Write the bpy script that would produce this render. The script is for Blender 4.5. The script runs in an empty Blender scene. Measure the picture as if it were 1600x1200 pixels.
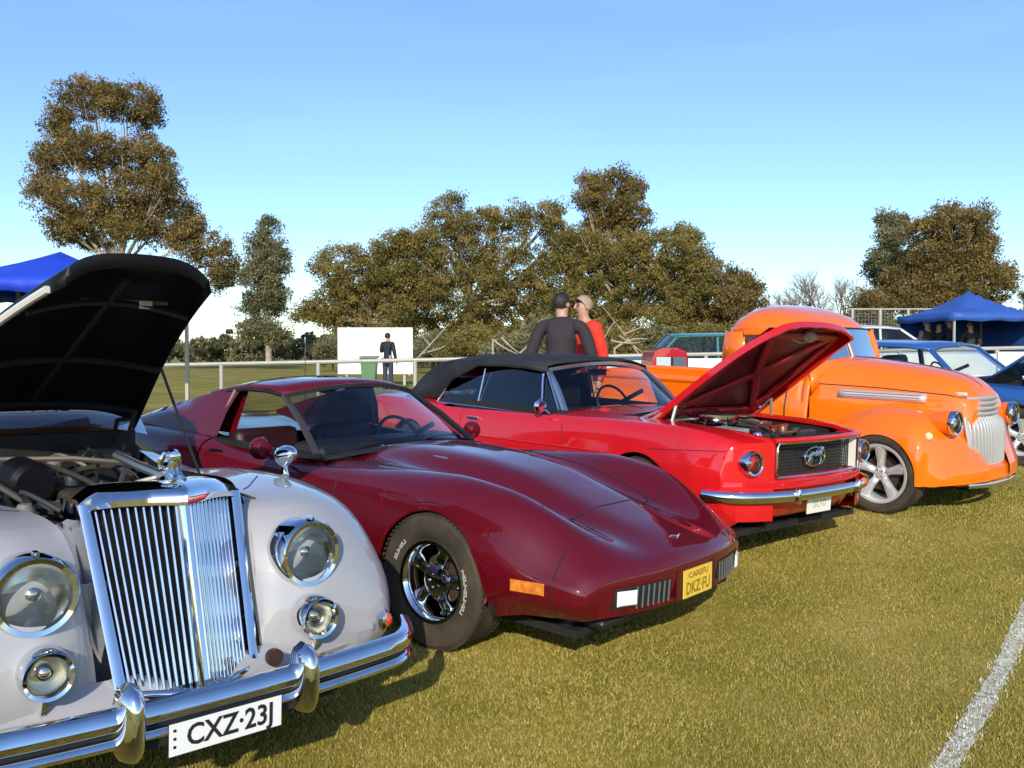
import bpy, bmesh, math, random
import numpy as np
from mathutils import Vector, Matrix
from mathutils.bvhtree import BVHTree
PI = math.pi
random.seed(7); RNG = np.random.default_rng(7)
scene = bpy.context.scene
COL = scene.collection

# ---------------------------------------------------------------- camera, light, exposure
CAM_H = 1.60; FPX = 1430.0
PITCH = math.atan((600 - 558) / FPX)
cd = bpy.data.cameras.new('camera'); cam = bpy.data.objects.new('camera', cd); COL.objects.link(cam)
cam.location = (0, 0, CAM_H); cam.rotation_euler = (PI / 2 - PITCH, 0, 0)
cd.sensor_width = 36; cd.lens = FPX / 1600 * 36; cd.clip_end = 4000; cd.clip_start = 0.05
scene.camera = cam
SUN_EL = math.radians(25.0)
SUN_AZ = math.radians(3.0)            # direction the light travels, measured from +Y towards +X
world = bpy.data.worlds.new('World'); scene.world = world; world.use_nodes = True
nt = world.node_tree; nt.nodes.clear()
sky = nt.nodes.new('ShaderNodeTexSky'); sky.sky_type = 'NISHITA'; sky.sun_disc = False
sky.sun_elevation = SUN_EL; sky.sun_rotation = PI + SUN_AZ
sky.air_density = 1.0; sky.dust_density = 0.25; sky.ozone_density = 2.2
bgn = nt.nodes.new('ShaderNodeBackground'); bgn.inputs[1].default_value = 0.15
# thin high cloud veil, a few streaks
tc = nt.nodes.new('ShaderNodeTexCoord'); mp = nt.nodes.new('ShaderNodeMapping'); mp.inputs['Scale'].default_value = (1.2, 1.2, 9)
nz = nt.nodes.new('ShaderNodeTexNoise'); nz.inputs['Scale'].default_value = 1.4; nz.inputs['Detail'].default_value = 5; nz.inputs['Roughness'].default_value = .5
rp = nt.nodes.new('ShaderNodeValToRGB'); rp.color_ramp.elements[0].position = .52; rp.color_ramp.elements[1].position = .8
rp.color_ramp.elements[1].color = (.05, .05, .05, 1)
mx = nt.nodes.new('ShaderNodeMixRGB'); mx.inputs[2].default_value = (7.0, 7.6, 8.2, 1)
ou = nt.nodes.new('ShaderNodeOutputWorld')
L = nt.links.new
hs = nt.nodes.new('ShaderNodeHueSaturation'); hs.inputs['Hue'].default_value = .510; hs.inputs['Saturation'].default_value = 1.14; hs.inputs['Value'].default_value = 1.46
L(tc.outputs['Generated'], mp.inputs[0]); L(mp.outputs[0], nz.inputs['Vector']); L(nz.outputs['Fac'], rp.inputs[0])
L(rp.outputs[0], mx.inputs[0]); L(sky.outputs[0], mx.inputs[1]); sx_ = nt.nodes.new('ShaderNodeSeparateXYZ'); L(tc.outputs['Generated'], sx_.inputs[0])
hr_ = nt.nodes.new('ShaderNodeValToRGB'); e_ = hr_.color_ramp.elements; e_.new(.10)   # clear winter air: the band over the horizon stays pale blue
for i_, (p_, c_) in enumerate([(0, (.72, .79, .86)), (.12, (.80, .87, .93)), (.42, (1, 1, 1))]): e_[i_].position = p_; e_[i_].color = (*c_, 1)
ml_ = nt.nodes.new('ShaderNodeMixRGB'); ml_.blend_type = 'MULTIPLY'; ml_.inputs[0].default_value = 1; L(sx_.outputs[2], hr_.inputs[0]); L(mx.outputs[0], ml_.inputs[1]); L(hr_.outputs[0], ml_.inputs[2]); L(ml_.outputs[0], hs.inputs['Color']); L(hs.outputs[0], bgn.inputs[0]); L(bgn.outputs[0], ou.inputs[0])
sd = bpy.data.lights.new('sun', 'SUN'); sd.energy = 4.6; sd.angle = math.radians(.55); sd.color = (1.0, .93, .80)
sun = bpy.data.objects.new('sun', sd); COL.objects.link(sun)
ldir = Vector((math.sin(SUN_AZ) * math.cos(SUN_EL), math.cos(SUN_AZ) * math.cos(SUN_EL), -math.sin(SUN_EL)))
sun.rotation_euler = ldir.to_track_quat('-Z', 'Y').to_euler()
vs = scene.view_settings; vs.view_transform = 'Standard'; vs.look = 'None'; vs.exposure = 0.0; vs.gamma = 1; vs.use_curve_mapping = False

# ---------------------------------------------------------------- materials
MATS = {}
def mat(name, color=(.5, .5, .5), rough=.5, metal=0, spec=.5, coat=0, alpha=1, trans=0, emit=None, noise=None, bump=None, ior=1.45, coatr=.03):
    if name in MATS: return MATS[name]
    m = bpy.data.materials.new(name); m.use_nodes = True; t = m.node_tree; b = t.nodes['Principled BSDF']
    b.inputs['Base Color'].default_value = (*color, 1); b.inputs['Roughness'].default_value = rough
    b.inputs['Metallic'].default_value = metal; b.inputs['Specular IOR Level'].default_value = spec
    b.inputs['Coat Weight'].default_value = coat; b.inputs['Coat Roughness'].default_value = coatr
    b.inputs['Transmission Weight'].default_value = trans; b.inputs['IOR'].default_value = ior
    if noise:                       # (scale, second colour, amount 0..1, detail)
        tcn = t.nodes.new('ShaderNodeTexCoord'); n = t.nodes.new('ShaderNodeTexNoise'); n.inputs['Scale'].default_value = noise[0]
        n.inputs['Detail'].default_value = noise[3] if len(noise) > 3 else 6
        r = t.nodes.new('ShaderNodeValToRGB'); r.color_ramp.elements[0].position = .35; r.color_ramp.elements[1].position = .68
        r.color_ramp.elements[0].color = (*color, 1)
        c2 = [color[i] * (1 - noise[2]) + noise[1][i] * noise[2] for i in range(3)]
        r.color_ramp.elements[1].color = (*c2, 1)
        t.links.new(tcn.outputs['Object'], n.inputs['Vector']); t.links.new(n.outputs['Fac'], r.inputs[0]); t.links.new(r.outputs[0], b.inputs['Base Color'])
    if bump:                        # (scale, strength, distance)
        tcn = t.nodes.new('ShaderNodeTexCoord'); n = t.nodes.new('ShaderNodeTexNoise'); n.inputs['Scale'].default_value = bump[0]; n.inputs['Detail'].default_value = 4
        bu = t.nodes.new('ShaderNodeBump'); bu.inputs['Strength'].default_value = bump[1]; bu.inputs['Distance'].default_value = bump[2]
        t.links.new(tcn.outputs['Object'], n.inputs['Vector']); t.links.new(n.outputs['Fac'], bu.inputs['Height']); t.links.new(bu.outputs[0], b.inputs['Normal'])
    MATS[name] = m; return m

def paint(name, c, dust=.04, rough=.22, cior=1.62):
    """car paint: clear coat, faint dust in the base"""
    if name in MATS: return MATS[name]
    m = mat(name, c, rough + .2, 0, .15, coat=1.0, noise=(3.0, tuple(x * .85 + .15 * y for x, y in zip(c, (.35, .3, .2))), dust * 6, 8))
    t = m.node_tree; b = t.nodes['Principled BSDF']; b.inputs['Coat IOR'].default_value = cior
    tcn = t.nodes.new('ShaderNodeTexCoord'); n = t.nodes.new('ShaderNodeTexNoise'); n.inputs['Scale'].default_value = 5; n.inputs['Detail'].default_value = 8
    mr = t.nodes.new('ShaderNodeMapRange'); mr.inputs['From Min'].default_value = .3; mr.inputs['From Max'].default_value = .8; mr.inputs['To Min'].default_value = .015; mr.inputs['To Max'].default_value = .07
    t.links.new(tcn.outputs['Object'], n.inputs['Vector']); t.links.new(n.outputs['Fac'], mr.inputs['Value']); t.links.new(mr.outputs[0], b.inputs['Coat Roughness'])
    return m

def glass(name, tint=(.75, .8, .8), refl=1.0):
    if name in MATS: return MATS[name]
    m = bpy.data.materials.new(name); m.use_nodes = True; t = m.node_tree; t.nodes.clear()
    o = t.nodes.new('ShaderNodeOutputMaterial'); mixn = t.nodes.new('ShaderNodeMixShader'); tr = t.nodes.new('ShaderNodeBsdfTransparent'); gl = t.nodes.new('ShaderNodeBsdfGlossy')
    fr = t.nodes.new('ShaderNodeFresnel'); fr.inputs['IOR'].default_value = 1.5; ml = t.nodes.new('ShaderNodeMath'); ml.operation = 'MULTIPLY'; ml.inputs[1].default_value = refl * 1.6; ml.use_clamp = True
    tr.inputs[0].default_value = (*tint, 1); gl.inputs['Roughness'].default_value = .02
    t.links.new(fr.outputs[0], ml.inputs[0]); t.links.new(ml.outputs[0], mixn.inputs[0]); t.links.new(tr.outputs[0], mixn.inputs[1]); t.links.new(gl.outputs[0], mixn.inputs[2]); t.links.new(mixn.outputs[0], o.inputs[0])
    MATS[name] = m; return m

chrome = mat('chrome', (.82, .83, .85), .05, 1, noise=(9, (.45, .42, .38), .25))
chrome_worn = mat('worn chrome', (.72, .72, .72), .16, 1, noise=(14, (.4, .36, .3), .4))
alloy = mat('polished alloy', (.78, .78, .78), .32, .55)
rubber = mat('tyre rubber', (.035, .03, .024), .75, 0, .3, noise=(6, (.10, .075, .045), .7), bump=(60, .3, .004))
tread_m = mat('tyre tread', (.03, .026, .02), .85, 0, .25, noise=(25, (.12, .09, .05), .7), bump=(80, .5, .006))
black_gloss = mat('black gloss enamel', (.005, .005, .006), .42, 0, .25)
black_matt = mat('black matt', (.012, .012, .012), .7, 0, .3, noise=(5, (.035, .03, .025), .6))
black_trim = mat('black trim', (.015, .015, .016), .4)
engine_dirty = mat('oily engine metal', (.03, .028, .025), .5, .3, noise=(12, (.16, .12, .08), .6), bump=(30, .4, .01))
hose_m = mat('radiator hose rubber', (.03, .03, .03), .55)
tin_m = mat('dull tin', (.45, .44, .42), .35, .9, noise=(10, (.2, .17, .12), .6))
white_plate = mat('white plate enamel', (.78, .78, .76), .35, coat=.4)
text_black = mat('plate lettering black', (.02, .02, .025), .4)
clear_glass = glass('clear glass', (.93, .95, .93), 1.0)
smoke_glass = glass('smoked glass', (.42, .5, .5), 1.1)
interior_m = mat('black vinyl', (.02, .019, .018), .5, bump=(120, .15, .002))
reflector_m = mat('lamp reflector', (.93, .92, .86), .22, 1)

# ---------------------------------------------------------------- mesh helpers
class MB:
    def __init__(s): s.v = []; s.f = []
    def n(s): return len(s.v)
    def add(s, v, f):
        k = len(s.v); s.v.extend([tuple(map(float, p)) for p in v]); s.f.extend([tuple(i + k for i in q) for q in f]); return s
    def xf(s, M):
        s.v = [tuple(M @ Vector(p)) for p in s.v]; return s
    def bvh(s): return BVHTree.FromPolygons([Vector(p) for p in s.v], s.f)
def grid(mb, P, cu=False, cv=False):
    P = np.asarray(P, float); m, n = P.shape[:2]; k = mb.n()
    mb.v.extend(map(tuple, P.reshape(-1, 3).tolist()))
    for i in range(m if cu else m - 1):
        for j in range(n if cv else n - 1):
            a = k + i * n + j; b = k + i * n + (j + 1) % n; c = k + ((i + 1) % m) * n + (j + 1) % n; d = k + ((i + 1) % m) * n + j
            mb.f.append((a, b, c, d))
    return mb
def frames(path):
    path = np.asarray(path, float); T = np.gradient(path, axis=0); T /= np.linalg.norm(T, axis=1)[:, None] + 1e-12
    up = np.array([0, 0, 1.]) if abs(T[0][2]) < .9 else np.array([1., 0, 0])
    N = np.cross(up, T[0]); N /= np.linalg.norm(N); out = []
    for t in T:
        N = N - t * (N @ t); N /= np.linalg.norm(N) + 1e-12; out.append((N.copy(), np.cross(t, N)))
    return path, T, out
def tube(mb, path, r, seg=8, cap=True, sx=1.0, sy=1.0, closed=False):
    path, T, fr = frames(path); r = np.broadcast_to(np.asarray(r, float), (len(path),)); a = np.linspace(0, 2 * PI, seg, endpoint=False)
    P = np.array([[p + rr * (sx * math.cos(t) * N + sy * math.sin(t) * B) for t in a] for p, (N, B), rr in zip(path, fr, r)])
    k = mb.n(); grid(mb, P, closed, True)
    if cap and not closed:
        mb.f.append(tuple(k + j for j in range(seg))[::-1]); mb.f.append(tuple(k + (len(path) - 1) * seg + j for j in range(seg)))
    return mb
def sweep(mb, path, prof, cap=True, up=(0, 0, 1), closed=False):
    """sweep a closed 2-D profile (side, up) along a path, keeping 'up' vertical"""
    path = np.asarray(path, float); T = np.gradient(path, axis=0); T /= np.linalg.norm(T, axis=1)[:, None]; up = np.array(up, float)
    P = []
    for p, t in zip(path, T):
        s = np.cross(t, up); s /= np.linalg.norm(s) + 1e-9; u = np.cross(s, t); P.append([p + a * s + b * u for a, b in prof])
    k = mb.n(); grid(mb, P, closed, True); n = len(prof)
    if cap and not closed:
        mb.f.append(tuple(k + j for j in range(n))[::-1]); mb.f.append(tuple(k + (len(path) - 1) * n + j for j in range(n)))
    return mb
def box(mb, c, s, rz=0, ry=0, rx=0):
    M = Matrix.Translation(c) @ Matrix.Rotation(rz, 4, 'Z') @ Matrix.Rotation(ry, 4, 'Y') @ Matrix.Rotation(rx, 4, 'X')
    v = [M @ Vector((x * s[0] / 2, y * s[1] / 2, z * s[2] / 2)) for x in (-1, 1) for y in (-1, 1) for z in (-1, 1)]
    return mb.add(v, [(0, 1, 3, 2), (4, 6, 7, 5), (0, 4, 5, 1), (2, 3, 7, 6), (0, 2, 6, 4), (1, 5, 7, 3)])
def lathe(mb, prof, c=(0, 0, 0), axis=(0, 0, 1), seg=32, arc=2 * PI):
    """prof: list of (radius, height along axis)"""
    q = Vector((0, 0, 1)).rotation_difference(Vector(axis).normalized()).to_matrix()
    full = abs(arc - 2 * PI) < 1e-6; a = np.linspace(0, arc, seg, endpoint=not full)
    P = [[tuple(q @ Vector((r * math.cos(t), r * math.sin(t), h)) + Vector(c)) for t in a] for r, h in prof]
    return grid(mb, P, False, full)
def patch(mb, A, B, nv=2, t=None):
    """ruled surface between two polylines of equal length"""
    A = np.asarray(A, float); B = np.asarray(B, float); w = np.linspace(0, 1, nv)[:, None, None]
    return grid(mb, A[None] * (1 - w) + B[None] * w)
def mesh_obj(name, mb, m, parent=None, smooth=True, sharp=38, bevel=0, sub=0, solid=0, normals=True):
    me = bpy.data.meshes.new(name); me.from_pydata(mb.v, [], mb.f); me.validate(verbose=False)
    for mm in (m if isinstance(m, (list, tuple)) else [m]): me.materials.append(mm)
    if normals:
        bm = bmesh.new(); bm.from_mesh(me); bmesh.ops.remove_doubles(bm, verts=bm.verts, dist=1e-5); bmesh.ops.recalc_face_normals(bm, faces=bm.faces); bm.to_mesh(me); bm.free()
    if smooth:
        me.polygons.foreach_set('use_smooth', [True] * len(me.polygons)); me.set_sharp_from_angle(angle=math.radians(sharp))
    o = bpy.data.objects.new(name, me); COL.objects.link(o)
    if parent: o.parent = parent
    if solid:
        s = o.modifiers.new('solid', 'SOLIDIFY'); s.thickness = solid; s.offset = 0
    if bevel:
        s = o.modifiers.new('bevel', 'BEVEL'); s.width = bevel; s.segments = 2; s.limit_method = 'ANGLE'; s.angle_limit = math.radians(30)
    if sub:
        s = o.modifiers.new('sub', 'SUBSURF'); s.levels = sub; s.render_levels = sub
    return o
def tag(o, label=None, cat=None, group=None, kind=None):
    if label: o['label'] = label
    if cat: o['category'] = cat
    if group: o['group'] = group
    if kind: o['kind'] = kind
    return o
def thing(name, label, cat, loc=(0, 0, 0), rz=0, group=None):
    o = bpy.data.objects.new(name, None); COL.objects.link(o); o.empty_display_size = .2; o.location = loc; o.rotation_euler = (0, 0, rz)
    return tag(o, label, cat, group)
def text_obj(name, s, size, M, m, parent, ext=.001, spacing=1.0, font_scale=(1, 1), bold=.016):
    cu = bpy.data.curves.new(name, 'FONT'); cu.body = s; cu.size = size; cu.extrude = ext; cu.align_x = 'CENTER'; cu.align_y = 'CENTER'; cu.space_character = spacing; cu.resolution_u = 3; cu.offset = size * bold
    o = bpy.data.objects.new(name, cu); COL.objects.link(o); bpy.context.view_layer.update()
    me = bpy.data.meshes.new_from_object(o.evaluated_get(bpy.context.evaluated_depsgraph_get())); bpy.data.objects.remove(o)
    me.materials.clear(); me.materials.append(m); me.transform(Matrix.Diagonal((font_scale[0], font_scale[1], 1, 1))); me.transform(M)
    o = bpy.data.objects.new(name, me); COL.objects.link(o)
    if parent: o.parent = parent
    return o
def facing(c, f, up=(0, 0, 1), tilt=0):
    """matrix whose local +Z looks along f, +Y is up: for plates, lamps, lettering"""
    f = Vector(f).normalized(); u = Vector(up); r = u.cross(f).normalized(); u = f.cross(r)
    M = Matrix((r, u, f)).transposed().to_4x4(); M.translation = Vector(c); return M
def pchip(x, xs, Y):
    xs = np.asarray(xs, float); Y = np.asarray(Y, float); sh = Y.shape[1:]; Y = Y.reshape(len(xs), -1)
    h = np.diff(xs); d = np.diff(Y, axis=0) / h[:, None]; m = np.zeros_like(Y)
    for i in range(1, len(xs) - 1):
        w1 = 2 * h[i] + h[i - 1]; w2 = h[i] + 2 * h[i - 1]; s = d[i - 1] * d[i] > 0
        with np.errstate(divide='ignore', invalid='ignore'): v = (w1 + w2) / (w1 / d[i - 1] + w2 / d[i])
        m[i] = np.where(s, v, 0)
    m[0] = d[0]; m[-1] = d[-1]
    x = np.clip(np.atleast_1d(x), xs[0], xs[-1]); k = np.clip(np.searchsorted(xs, x) - 1, 0, len(xs) - 2)
    t = ((x - xs[k]) / h[k])[:, None]; H = h[k][:, None]
    r = (1 + 2 * t) * (1 - t) ** 2 * Y[k] + t * (1 - t) ** 2 * H * m[k] + t * t * (3 - 2 * t) * Y[k + 1] + t * t * (t - 1) * H * m[k + 1]
    return r.reshape((len(x),) + sh)
def catmull(C, n=6, sharp=()):
    C = np.asarray(C, float); K = len(C); cuts = [0] + sorted(i for i in sharp if 0 < i < K - 1) + [K - 1]; out = []
    for a, b in zip(cuts[:-1], cuts[1:]):
        S = C[a:b + 1]; E = np.vstack([2 * S[0] - S[1], S, 2 * S[-1] - S[-2]])
        for i in range(1, len(E) - 2):
            p0, p1, p2, p3 = E[i - 1:i + 3]
            t0 = 0; t1 = t0 + max(np.linalg.norm(p1 - p0), 1e-6) ** .5; t2 = t1 + max(np.linalg.norm(p2 - p1), 1e-6) ** .5; t3 = t2 + max(np.linalg.norm(p3 - p2), 1e-6) ** .5
            t = np.linspace(t1, t2, n, endpoint=False)[:, None]
            A1 = (t1 - t) / (t1 - t0) * p0 + (t - t0) / (t1 - t0) * p1; A2 = (t2 - t) / (t2 - t1) * p1 + (t - t1) / (t2 - t1) * p2; A3 = (t3 - t) / (t3 - t2) * p2 + (t - t2) / (t3 - t2) * p3
            B1 = (t2 - t) / (t2 - t0) * A1 + (t - t0) / (t2 - t0) * A2; B2 = (t3 - t) / (t3 - t1) * A2 + (t - t1) / (t3 - t1) * A3
            out.extend((t2 - t) / (t2 - t1) * B1 + (t - t1) / (t2 - t1) * B2)
    out.append(C[-1]); return np.array(out)
def stations(x0, x1, arches=(), step=.04, nose=0):
    xs = list(np.linspace(x0, x1, max(2, int(abs(x1 - x0) / step) + 1)))
    for xc, zc, R in arches:
        xs = [x for x in xs if abs(x - xc) > R + .004]
        xs += [xc - R - 2e-4, xc + R + 2e-4] + [xc + R * .99995 * math.cos(t) for t in np.linspace(PI, 0, 31)]
    if nose: xs += [x1 - nose * (1 - math.sin(t)) for t in np.linspace(0, PI / 2, 9)[:-1]]
    xs = sorted(x for x in xs if min(x0, x1) - 1e-6 <= x <= max(x0, x1) + 1e-6)
    out = [xs[0]]
    for x in xs[1:]:
        if x - out[-1] > 1e-4: out.append(x)
    return out
def loft(mb, table, xs, kmin=0, kmax=None, sharp=(), n=5, arches=(), kw=4, plan=None, lip=.03, cap_front=False, cap_back=False, sides=(1, -1), capz=.5):
    """table: [(x, [(y,z)...])]; rows are half sections from the centre down to the sill"""
    table = sorted(table, key=lambda t: t[0]); tx = [t[0] for t in table]; TY = np.array([t[1] for t in table], float)
    rows = []
    sh = [s - kmin for s in sharp]
    for x in xs:
        C = pchip(x, tx, TY)[0][kmin:kmax]; S = catmull(C, n, sh)
        kk = max(0, (kw - kmin)) * n
        for xc, zc, R in arches:
            if abs(x - xc) < R:
                za = zc + math.sqrt(R * R - (x - xc) ** 2)
                B = S[kk:]; below = np.where(B[:, 1] < za)[0]
                if len(below) and below[0] > 0:
                    i = below[0]; t = (B[i - 1, 1] - za) / (B[i - 1, 1] - B[i, 1] + 1e-9); cut = B[i - 1] * (1 - t) + B[i] * t
                    Bt = np.vstack([B[:i], cut]); d = np.r_[0, np.cumsum(np.linalg.norm(np.diff(Bt, axis=0), axis=1))]; q = np.linspace(0, d[-1], len(B))
                    S = np.vstack([S[:kk], np.stack([np.interp(q, d, Bt[:, 0]), np.interp(q, d, Bt[:, 1])], 1)])
        if lip: S = np.vstack([S, S[-1] + [-lip, .002], S[-1] + [-lip - .01, .03]])
        rows.append(S)
    rows = np.array(rows)
    def to3(R, xs):
        P = np.zeros(R.shape[:2] + (3,)); P[..., 0] = np.array(xs)[:, None]; P[..., 1] = R[..., 0]; P[..., 2] = R[..., 1]
        if plan: P[..., 0] -= plan(P[..., 0], P[..., 1], P[..., 2])
        return P
    xs = list(xs); sec_f, sec_b = rows[-1].copy(), rows[0].copy()
    if cap_front:
        last = rows[-1].copy(); zz = (last[:, 1].max() + last[:, 1].min()) / 2 if capz == .5 else capz
        for w, dx in ((.5, .004), (1.0, .006)):
            c = last.copy(); c[:, 1] = c[:, 1] * (1 - w) + zz * w; rows = np.concatenate([rows, c[None]]); xs.append(xs[-1] + dx * .5)
    if cap_back:
        first = rows[0].copy(); zz = (first[:, 1].max() + first[:, 1].min()) / 2
        for w in (.5, 1.0):
            c = first.copy(); c[:, 1] = c[:, 1] * (1 - w) + zz * w; rows = np.concatenate([c[None], rows]); xs.insert(0, xs[0] - .003)
    for on, xe, R_ in ((cap_front, xs[-1], sec_f), (cap_back, xs[0], sec_b)):
        if on:                         # lower half of the end face, under the turned-in section
            zz = (capz if (capz != .5 and on is cap_front and xe == xs[-1]) else (R_[:, 1].max() + R_[:, 1].min()) / 2)
            q = R_[-3] if lip else R_[-1]; ya = R_[0][0]
            for s in ((1, -1) if (ya > 1e-6 or len(sides) == 2) else sides):
                Y_ = np.linspace(ya, q[0], 12); G = np.array([[(xe, y, zz * (1 - w) + q[1] * w) for y in Y_] for w in (0, .35, .7, 1.0)]); 
                if plan: G[..., 0] -= plan(G[..., 0], G[..., 1], G[..., 2])
                G[..., 1] *= s; grid(mb, G)
    P = to3(rows, xs)
    if abs(rows[0][0][0]) < 1e-6 and len(sides) == 2:
        Mi = P.copy(); Mi[..., 1] *= -1; grid(mb, np.concatenate([Mi[:, :0:-1], P], axis=1))
    else:
        for s in sides:
            Q = P.copy(); Q[..., 1] *= s; grid(mb, Q)
    return mb
def surf_line(mb, bvh, pts, side=-1, r=.003, axis='y', off=0.0):
    """a thin line laid on a body: pts are (x,z) seen from the side, or (x,y) seen from above"""
    P = []
    pts = np.asarray(pts, float); dense = []
    for a, b in zip(pts[:-1], pts[1:]):
        m = max(2, int(np.linalg.norm(b - a) / .04)); dense += [a + (b - a) * t for t in np.linspace(0, 1, m, endpoint=False)]
    dense.append(pts[-1])
    for a, b in dense:
        if axis == 'y': h = bvh.ray_cast(Vector((a, side * 3, b)), Vector((0, -side, 0)))
        elif axis == 'z': h = bvh.ray_cast(Vector((a, b, 3)), Vector((0, 0, -1)))
        else: h = bvh.ray_cast(Vector((3, a, b)), Vector((-1, 0, 0)))
        if h[0] is not None:
            nn = h[1]; dd = {'y': Vector((0, side, 0)), 'z': Vector((0, 0, 1)), 'x': Vector((1, 0, 0))}[axis]
            if nn.dot(dd) < 0: nn = -nn
            P.append(h[0] + nn * off)
    if len(P) > 1: tube(mb, P, r, 6)
    return mb
def hit(bvh, o, d, fb=None):
    h = bvh.ray_cast(Vector(o), Vector(d)); return h[0] if h[0] is not None else fb

# ---------------------------------------------------------------- ground shape
def sstep(t): t = np.clip(t, 0, 1); return t * t * (3 - 2 * t)
def gz(x, y):
    x = np.asarray(x, float); y = np.asarray(y, float)
    A = .05 - .028 * x + .022 * y; B = .045 * y + 0 * x
    s = .64 * x + .77 * y; near = A + (B - A) * sstep((s - 4.4) / 1.9)
    far = .68 + .02 * np.clip(x, -12, 14)
    far = far + (.68 - far) * sstep((y - 26) / 20)
    g = near + (far - near) * sstep((y - 12) / 4)
    return np.where(y < -2, A * sstep((y + 12) / 10), g)
SLA = (-.028, .022); SLB = (0, .045)
def car_root(name, label, cat, x, y, yaw, sl, z=None, group=None):
    n = Vector((-sl[0], -sl[1], 1)).normalized(); f = Vector((math.cos(yaw), math.sin(yaw), 0)); f = (f - n * f.dot(n)).normalized(); l = n.cross(f)
    M = Matrix((f, l, n)).transposed().to_4x4(); M.translation = Vector((x, y, float(gz(x, y)) if z is None else z))
    o = thing(name, label, cat, group=group); o.location = M.to_translation(); o.rotation_euler = M.to_euler(); return o

def gl_line(x0, y0, x1, y1, n, h=0): return [(x0 + (x1 - x0) * t, y0 + (y1 - y0) * t, float(gz(x0 + (x1 - x0) * t, y0 + (y1 - y0) * t)) + h) for t in np.linspace(0, 1, n)]
# ground sheet
gx = np.concatenate([-np.geomspace(900, 14, 16), np.linspace(-12, 16, 100), np.geomspace(18, 900, 16)])
gy = np.concatenate([-np.geomspace(300, 6, 8), np.linspace(-4, 30, 120), np.geomspace(32, 1500, 22)])
X, Y = np.meshgrid(gx, gy, indexing='ij'); Z = gz(X, Y)
gm = bpy.data.materials.new('mown winter grass'); gm.use_nodes = True; t = gm.node_tree; b = t.nodes['Principled BSDF']; b.inputs['Roughness'].default_value = .9; b.inputs['Specular IOR Level'].default_value = .15
tcg = t.nodes.new('ShaderNodeTexCoord')
def nnode(scale, det, rough=.6):
    n = t.nodes.new('ShaderNodeTexNoise'); n.inputs['Scale'].default_value = scale; n.inputs['Detail'].default_value = det; n.inputs['Roughness'].default_value = rough; t.links.new(tcg.outputs['Object'], n.inputs['Vector']); return n
def ramp(n, stops):
    r = t.nodes.new('ShaderNodeValToRGB'); e = r.color_ramp.elements
    while len(e) < len(stops): e.new(.5)
    for i, (p, c) in enumerate(stops): e[i].position = p; e[i].color = (*c, 1)
    t.links.new(n.outputs['Fac'], r.inputs[0]); return r
r1 = ramp(nnode(1.1, 8), [(.35, (.18, .165, .026)), (.5, (.27, .22, .042)), (.65, (.37, .29, .08))])
r2 = ramp(nnode(38, 6, .8), [(.3, (.5, .48, .42)), (.5, (1.0, 1.0, .9)), (.72, (1.6, 1.5, 1.25))])
mm = t.nodes.new('ShaderNodeMixRGB'); mm.blend_type = 'MULTIPLY'; mm.inputs[0].default_value = 1; t.links.new(r1.outputs[0], mm.inputs[1]); t.links.new(r2.outputs[0], mm.inputs[2]); t.links.new(mm.outputs[0], b.inputs['Base Color'])
bn = nnode(60, 4, .7); bu = t.nodes.new('ShaderNodeBump'); bu.inputs['Strength'].default_value = .45; bu.inputs['Distance'].default_value = .012; t.links.new(bn.outputs['Fac'], bu.inputs['Height']); t.links.new(bu.outputs[0], b.inputs['Normal'])
mb = grid(MB(), np.stack([X, Y, Z], -1)); tag(mesh_obj('ground', mb, gm, normals=False), kind='structure')

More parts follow.
